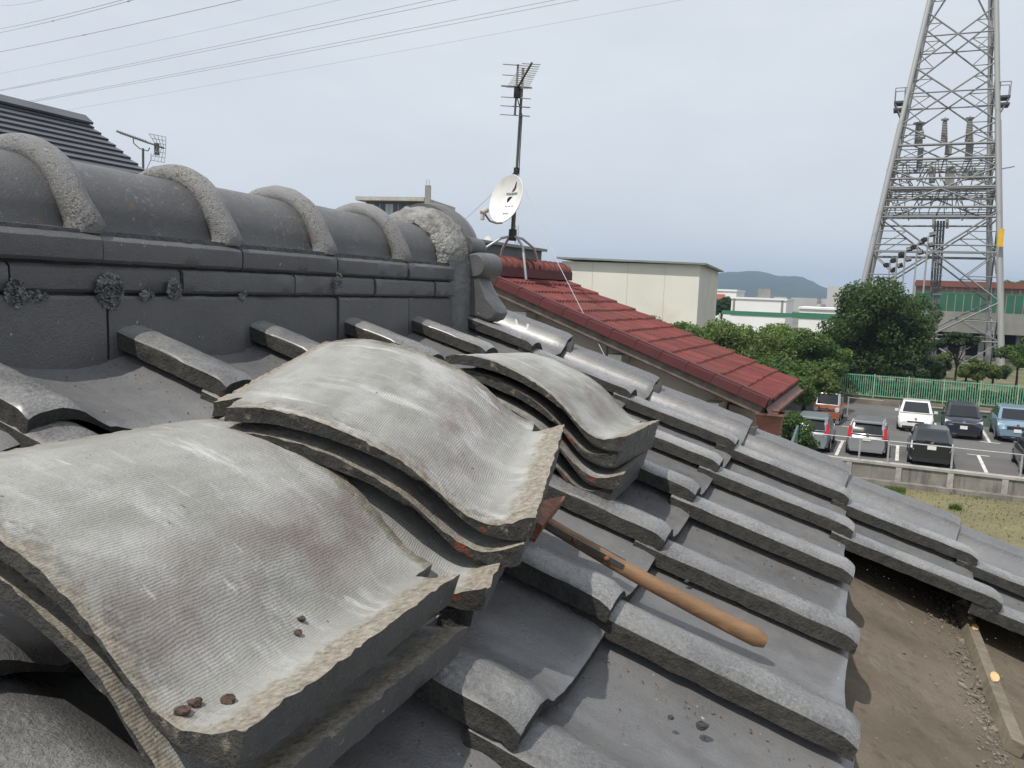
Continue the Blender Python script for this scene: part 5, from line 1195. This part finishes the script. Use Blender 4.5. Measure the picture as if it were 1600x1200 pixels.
# side balconies
for s_, xs_ in ((-1, (1405, 1419)), (1, (1561, 1577))):
    zt_, zf = zpx(129), zpx(152); cA = pc(zf, s_, -1)
    for sn in (-1, -.55):
        o_ = cA + E2 * (sn + 1) * 3; out = T2 * s_ * .95
        brace(o_ + out * .05, o_ + out, .07, 'balcony_floor'); brace(o_ + out, o_ + out + Zv * (zt_ - zf), .045, 'balcony_rail'); brace(o_ + out * .15, o_ + out * .15 + Zv * (zt_ - zf), .045, 'balcony_rail'); brace(o_ + Zv * (zt_ - zf), o_ + out + Zv * (zt_ - zf), .045, 'balcony_rail'); brace(o_ + out * .05 - Zv * 2.0, o_ + out, .06, 'balcony_strut')
    o_ = cA + E2 * .65
    for dz_ in (0, -.62): mb = MB(); mb.box(o_ + T2 * s_ * .55 + Zv * dz_, (.9, 1.5, .2), (T2, E2, Zv)); part('balcony_deck', mb, simple('dark_grating', (.06, .06, .06), .7), pyl)
ysg = onp(1563, 372, E2, nF + 1); mb = MB(); mb.box(ysg - E2 * .45, (.44, .04, 1.55), (T2, E2, Zv)); part('yellow_sign', mb, simple('yellow_sign_paint', (.72, .42, .02), .6, var=.1), pyl)
# floodlight poles at the foot
for i, (x, y) in enumerate(((1391, 408), (1402, 401), (1415, 391), (1434, 380), (1451, 368))):
    tp = onp(x, y, E2, 80 - i * .6); e = empty('floodlight_pole', np.append(tp[:2], GZ), ['shortest grey floodlight pole, far left at the foot of the pylon', 'second shortest floodlight pole at the pylon\'s left foot', 'middle floodlight pole of the five at the foot of the pylon', 'second tallest floodlight pole at the foot of the pylon', 'tallest grey floodlight pole, nearest the cable duct of the pylon'][i], 'floodlight', 'floodlight poles at the pylon foot')
    mb = MB(); mb.tube([np.append(tp[:2], GZ), tp], .07, 6); part('pole', mb, M['steel'], e)
    for q, s_ in ((.1, 1), (-.35, -1), (-.75, 1)):
        mb = MB(); mb.box(tp + T2 * .28 * s_ + Zv * q, (.42, .3, .3), rotm([.5, .2, .4 * s_])); part('lamp', mb, M['blackplastic'], e)

# ------------------------------------------------------------------ trees and plants
def leafmat(name, a, b, trans=.35):
    t = NT(name); geo = t.n('ShaderNodeNewGeometry'); co = t.coord('Object')
    k = t.mix(geo.outputs['Random Per Island'], a, b); k = t.mix(t.rng(t.noise(co, .9, 4), .38, .62, 0, .55), k, tuple(x * 1.45 for x in b))
    t.put(t.b.inputs['Base Color'], k); t.b.inputs['Roughness'].default_value = .55; t.b.inputs['Specular IOR Level'].default_value = .3
    tr_ = t.n('ShaderNodeBsdfTranslucent'); t.put(tr_.inputs['Color'], t.mix(.5, k, (.12, .17, .02))); mx = t.n('ShaderNodeMixShader'); mx.inputs[0].default_value = trans
    t.t.links.new(t.b.outputs[0], mx.inputs[1]); t.t.links.new(tr_.outputs[0], mx.inputs[2]); t.t.links.new(mx.outputs[0], t.out.inputs['Surface']); return t.mat
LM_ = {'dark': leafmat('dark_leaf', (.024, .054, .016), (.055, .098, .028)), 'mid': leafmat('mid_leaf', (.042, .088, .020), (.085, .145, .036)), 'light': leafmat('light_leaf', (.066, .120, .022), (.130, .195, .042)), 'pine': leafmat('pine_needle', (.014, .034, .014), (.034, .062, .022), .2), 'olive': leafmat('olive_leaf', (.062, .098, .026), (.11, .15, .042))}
M['bark'] = simple('dark_bark', (.045, .038, .030), .9, var=.4, scale=6, bump=.6, bscale=15)
def tree(name, label, base, h, crown_c, rad, nclump, nleaf, ls, mat, seed, trunk=.16, flat=.7, group=None, cat='tree', squash=1.0, clump=(.22, .42), lean=0):
    """crown_c height of crown centre over the base, rad=(rx,ry,rz)"""
    g = np.random.default_rng(seed); base = np.array(base, float); e = empty(name, base, label, cat, group); C_ = base + Zv * crown_c
    cl = []
    for _ in range(nclump):
        d = g.normal(size=3); d /= np.linalg.norm(d); q = g.random() ** .45
        if d[2] < -.5 and rad[2] < 3.2: d[2] *= .6
        cl.append((C_ + d * np.array(rad) * q * .80, g.uniform(*clump) * (rad[0] + rad[2]) / 2))
    mb = MB(); tp = C_ + Zv * rad[2] * .2; n = 8; pts = [base + (tp - base) * i / n + np.array([.06 * math.sin(i * 1.7 + seed), .06 * math.cos(i * 2.1 + seed), 0]) * (i / n) * h * .12 for i in range(n + 1)]
    mb.tube(pts, [trunk * (1.35 if i == 0 else 1) * (1 - .8 * i / n) for i in range(n + 1)], 8); 
    for (c_, r_) in cl[:min(14, nclump)]:
        s0 = pts[int(g.integers(3, 7))]; mb.tube([s0, s0 * .5 + c_ * .5 + Zv * r_ * .15, c_], [trunk * .38, trunk * .22, trunk * .06], 5)
    part('trunk', mb, M['bark'], e, 60)
    # leaves: small quads on the shells of the clumps
    per = np.array([r_ ** 2 for _, r_ in cl]); per = per / per.sum(); cnt = np.maximum(8, (per * nleaf).astype(int)); V = []; 
    for (c_, r_), k_ in zip(cl, cnt):
        d = g.normal(size=(k_, 3)); d /= np.linalg.norm(d, axis=1)[:, None]; q = r_ * (.55 + .5 * g.random((k_, 1)) ** .7); p = c_ + d * q * np.array([1, 1, flat])
        nrm = d * .5 + g.normal(size=(k_, 3)) * .55 + np.array([0, 0, .45]); nrm /= np.linalg.norm(nrm, axis=1)[:, None]
        a = np.cross(nrm, g.normal(size=(k_, 3))); a /= np.linalg.norm(a, axis=1)[:, None] + 1e-9; b = np.cross(nrm, a); s_ = ls * g.uniform(.6, 1.3, (k_, 1))
        V.append(np.stack([p - a * s_, p + b * s_ * .5 + nrm * s_ * .1, p + a * s_, p - b * s_ * .5 + nrm * s_ * .1], 1))
    V = np.concatenate(V).reshape(-1, 3); nq = len(V) // 4
    me = bpy.data.meshes.new('crown'); me.vertices.add(len(V)); me.vertices.foreach_set('co', V.ravel()); me.loops.add(nq * 4); me.loops.foreach_set('vertex_index', np.arange(nq * 4, dtype=np.int32))
    me.polygons.add(nq); me.polygons.foreach_set('loop_start', np.arange(0, nq * 4, 4, dtype=np.int32)); me.update(calc_edges=True); me.materials.append(LM_[mat]); link('crown', me, e); return e
def tpix(x, ytop, d, ground=GZ + .35):
    p = at(x, ytop, d); return np.array([p[0], p[1], ground]), p[2] - ground
m_px = lambda d: d / FPX
# the big tree
b, h = tpix(1383, 409, 63); tree('broadleaf_tree', 'big dark round-crowned broadleaf tree behind the green fence, left of the pylon', b, h, h * .47, (4.9, 4.0, h * .52), 90, 42000, .14, 'dark', 3, .28, clump=(.18, .34))
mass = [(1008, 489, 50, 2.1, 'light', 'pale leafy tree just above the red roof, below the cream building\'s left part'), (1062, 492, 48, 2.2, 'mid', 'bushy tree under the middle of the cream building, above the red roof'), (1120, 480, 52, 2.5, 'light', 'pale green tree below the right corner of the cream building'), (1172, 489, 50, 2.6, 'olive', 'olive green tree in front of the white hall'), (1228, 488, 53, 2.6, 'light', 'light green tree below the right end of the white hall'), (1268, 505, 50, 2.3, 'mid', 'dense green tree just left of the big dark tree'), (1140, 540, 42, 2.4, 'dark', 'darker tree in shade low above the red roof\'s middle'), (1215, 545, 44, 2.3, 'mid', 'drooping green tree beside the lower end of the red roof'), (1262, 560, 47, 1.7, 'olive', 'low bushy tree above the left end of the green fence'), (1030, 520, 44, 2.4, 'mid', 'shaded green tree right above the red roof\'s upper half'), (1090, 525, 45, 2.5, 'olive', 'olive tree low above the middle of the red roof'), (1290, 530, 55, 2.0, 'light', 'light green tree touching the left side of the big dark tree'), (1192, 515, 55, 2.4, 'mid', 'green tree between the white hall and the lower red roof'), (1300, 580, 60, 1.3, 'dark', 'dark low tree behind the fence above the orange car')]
for i, (x, y, d, r_, mt, lab) in enumerate(mass):
    b, h = tpix(x, y, d); tree('garden_tree', lab, b, h, h * .54, (r_ * 1.15, r_, h * .46), 30, 14000, .11, mt, 20 + i, .12, group='trees between the red roof and the lot', clump=(.22, .40))
he_ = empty('hedge', lot(18, 61), 'low dark hedge growing along the back of the green picket fence', 'hedge'); mb = MB(); g = random.Random(21)
for _ in range(16000):
    tt = g.uniform(-6, 30); hh_ = .75 + .35 * nz(tt * .5, 3) + .12 * nz(tt * 2, 7); p = lot(tt, 60.9 + g.gauss(0, .25), GZ + .35 + hh_ * g.random() ** .6 * 1.35); d = np.array([g.gauss(0, 1), g.gauss(0, 1), g.gauss(0, 1)]); d /= np.linalg.norm(d); e_ = np.cross(d, [.2, .9, .3]); e_ /= np.linalg.norm(e_); k_ = np.cross(d, e_); s_ = g.uniform(.07, .13)
    mb.add([p - e_ * s_, p + k_ * s_ * .6, p + e_ * s_, p - k_ * s_ * .6], [(0, 1, 2, 3)])
link('foliage', mb.mesh('foliage', LM_['dark'], flip=False), he_).location = -he_.location
# clipped garden trees behind the fence
for i, (x, y, d, r_, mt, lab, cc, fl) in enumerate((
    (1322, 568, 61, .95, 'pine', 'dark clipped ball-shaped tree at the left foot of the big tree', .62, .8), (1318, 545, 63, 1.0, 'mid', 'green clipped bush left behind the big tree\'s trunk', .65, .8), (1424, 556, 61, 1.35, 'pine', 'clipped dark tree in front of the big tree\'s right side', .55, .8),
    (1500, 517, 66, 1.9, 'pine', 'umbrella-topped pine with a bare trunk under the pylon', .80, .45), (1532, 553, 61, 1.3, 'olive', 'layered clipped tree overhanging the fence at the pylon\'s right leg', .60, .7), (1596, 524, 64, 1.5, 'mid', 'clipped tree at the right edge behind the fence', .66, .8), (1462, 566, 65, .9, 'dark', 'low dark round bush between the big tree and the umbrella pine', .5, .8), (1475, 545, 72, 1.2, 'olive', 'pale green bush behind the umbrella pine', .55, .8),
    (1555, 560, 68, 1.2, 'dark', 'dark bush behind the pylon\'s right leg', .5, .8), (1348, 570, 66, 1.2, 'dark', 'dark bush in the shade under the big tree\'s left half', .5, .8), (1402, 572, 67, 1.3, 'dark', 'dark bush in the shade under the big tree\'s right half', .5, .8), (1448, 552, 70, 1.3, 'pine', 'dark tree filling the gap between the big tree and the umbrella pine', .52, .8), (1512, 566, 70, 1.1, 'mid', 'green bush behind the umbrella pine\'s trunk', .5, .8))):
    b, h = tpix(x, y, d); rz_ = h * .42 if cc < .75 else h * .22
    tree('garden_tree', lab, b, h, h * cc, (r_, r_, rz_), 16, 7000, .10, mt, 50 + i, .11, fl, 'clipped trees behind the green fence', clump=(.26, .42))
b, h = tpix(1578, 434, 124); tree('broadleaf_tree', 'distant thin tree top showing above the brown hall at the right edge', b, h, h * .8, (3.5, 3, h * .16), 14, 2500, .22, 'olive', 77, .2)
b, h = tpix(1246, 625, 30, GZ - .6); tree('shrub', 'dark shrub below the gutter corner of the red-roofed house', b, h, h * .55, (.8, .8, h * .42), 14, 5000, .07, 'dark', 78, .06, cat='shrub')
b, h = tpix(1130, 462, 175, GZ); tree('broadleaf_tree', 'distant dark tree in front of the red and white shop', b, h, h * .6, (2.6, 2, h * .4), 14, 2500, .3, 'dark', 79, .2)
# weed on the lawn
wp = ongr(1493, 796, LZ); we = empty('weed', wp, 'single bright green weed tuft growing on the dry lawn', 'plant'); mb = MB(); g = random.Random(2)
for _ in range(130):
    a = g.uniform(0, 6.28); l_ = g.uniform(.10, .30); o_ = np.array([g.gauss(0, .09), g.gauss(0, .09), 0]); d = np.array([math.cos(a) * .55, math.sin(a) * .55, 1]); s_ = np.array([-math.sin(a), math.cos(a), 0]) * .02
    mb.add([wp + o_ - s_, wp + o_ + s_, wp + o_ + d * l_], [(0, 1, 2)])
link('leaves', mb.mesh('leaves', leafmat('weed_leaf', (.05, .11, .02), (.09, .17, .03)), flip=False), we)
mb = MB(); g = random.Random(8)
for _ in range(2600):
    q = g.random(); x = 1335 + 80 * g.random() if q < .6 else 1520 + 70 * g.random(); p = lot(0, 0); pg = ongr(x, 765 + g.gauss(0, 3) + (x - 1340) * .04, LZ); a = g.uniform(0, 6.28); l_ = g.uniform(.05, .13); s_ = np.array([math.cos(a), math.sin(a), 0]) * .02
    mb.add([pg - s_, pg + s_, pg + Zv * l_ + s_ * g.gauss(0, 1.5)], [(0, 1, 2)])
o = link('grass', mb.mesh('grass', leafmat('green_grass', (.06, .11, .02), (.10, .16, .035)), flip=False)); tag(o, 'green grass growing along the foot of the concrete wall', 'grass', kind='stuff')

# ------------------------------------------------------------------ overhead power lines, upper left
M['wire'] = simple('grey_cable', (.42, .42, .46), .7, var=.05)
wires = [((0, 9), (66, 0), 'shortest power line cutting the top left corner of the sky'), ((0, 45), (190, 0), 'upper wire of the second pair of power lines from the top'), ((0, 51), (207, 0), 'lower wire of the second pair of power lines from the top, with spacers'), ((0, 81), (375, 0), 'bold single power line below the top pair, with one spacer'), ((0, 115), (530, 0), 'faint thin power line in the middle of the bundle at upper left'), ((0, 140.5), (674, 0), 'upper wire of the long pair of power lines ending near the top centre'), ((0, 142), (712, 0), 'lower wire of the long pair of power lines ending near the top centre'), ((0, 166), (866, 0), 'upper wire of the lowest pair of power lines'), ((0, 168), (902, 0), 'lower wire of the lowest pair of power lines, ending above the antenna'), ((0, 190), (1064, 0), 'lowest faint power line running down to the dark roof')]
for i, (p0_, p1_, lab) in enumerate(wires):
    dA, dB = 118., 78.; a_, b_ = at(*p0_, dA), at(*p1_, dB); v = b_ - a_; pts = []
    for q in np.linspace(-.9, 1.6, 24): pts.append(a_ + v * q + Zv * (1.6 * (q * q - q)) * .35)
    e = empty('power_line', pts[12], lab, 'power line', 'overhead power lines'); mb = MB(); mb.tube(pts, [.022, .034, .034, .040, .018, .030, .030, .030, .030, .017][i], 5); part('wire', mb, M['wire'], e, 60)
    for q in {2: (.5, .98), 3: (.45,)}.get(i, ()):
        p = a_ + v * q + Zv * (1.6 * (q * q - q)) * .35; mb = MB(); mb.tube([p - v / np.linalg.norm(v) * .28, p + v / np.linalg.norm(v) * .28], .075, 6); part('spacer', mb, M['wire'], e)

# ------------------------------------------------------------------ summer haze
hz_ = MB(); hz_.box((0, 0, 57), (7600, 7600, 136)); ho = link('haze', hz_.mesh('haze', bpy.data.materials.new('haze')))
hm = ho.data.materials[0]; hm.use_nodes = True; hm.node_tree.nodes.clear(); o_ = hm.node_tree.nodes.new('ShaderNodeOutputMaterial'); pv = hm.node_tree.nodes.new('ShaderNodeVolumePrincipled')
pv.inputs['Color'].default_value = (.56, .74, 1, 1); pv.inputs['Density'].default_value = .00028; pv.inputs['Anisotropy'].default_value = .2
hm.node_tree.links.new(pv.outputs[0], o_.inputs['Volume']); ho['kind'] = 'stuff'
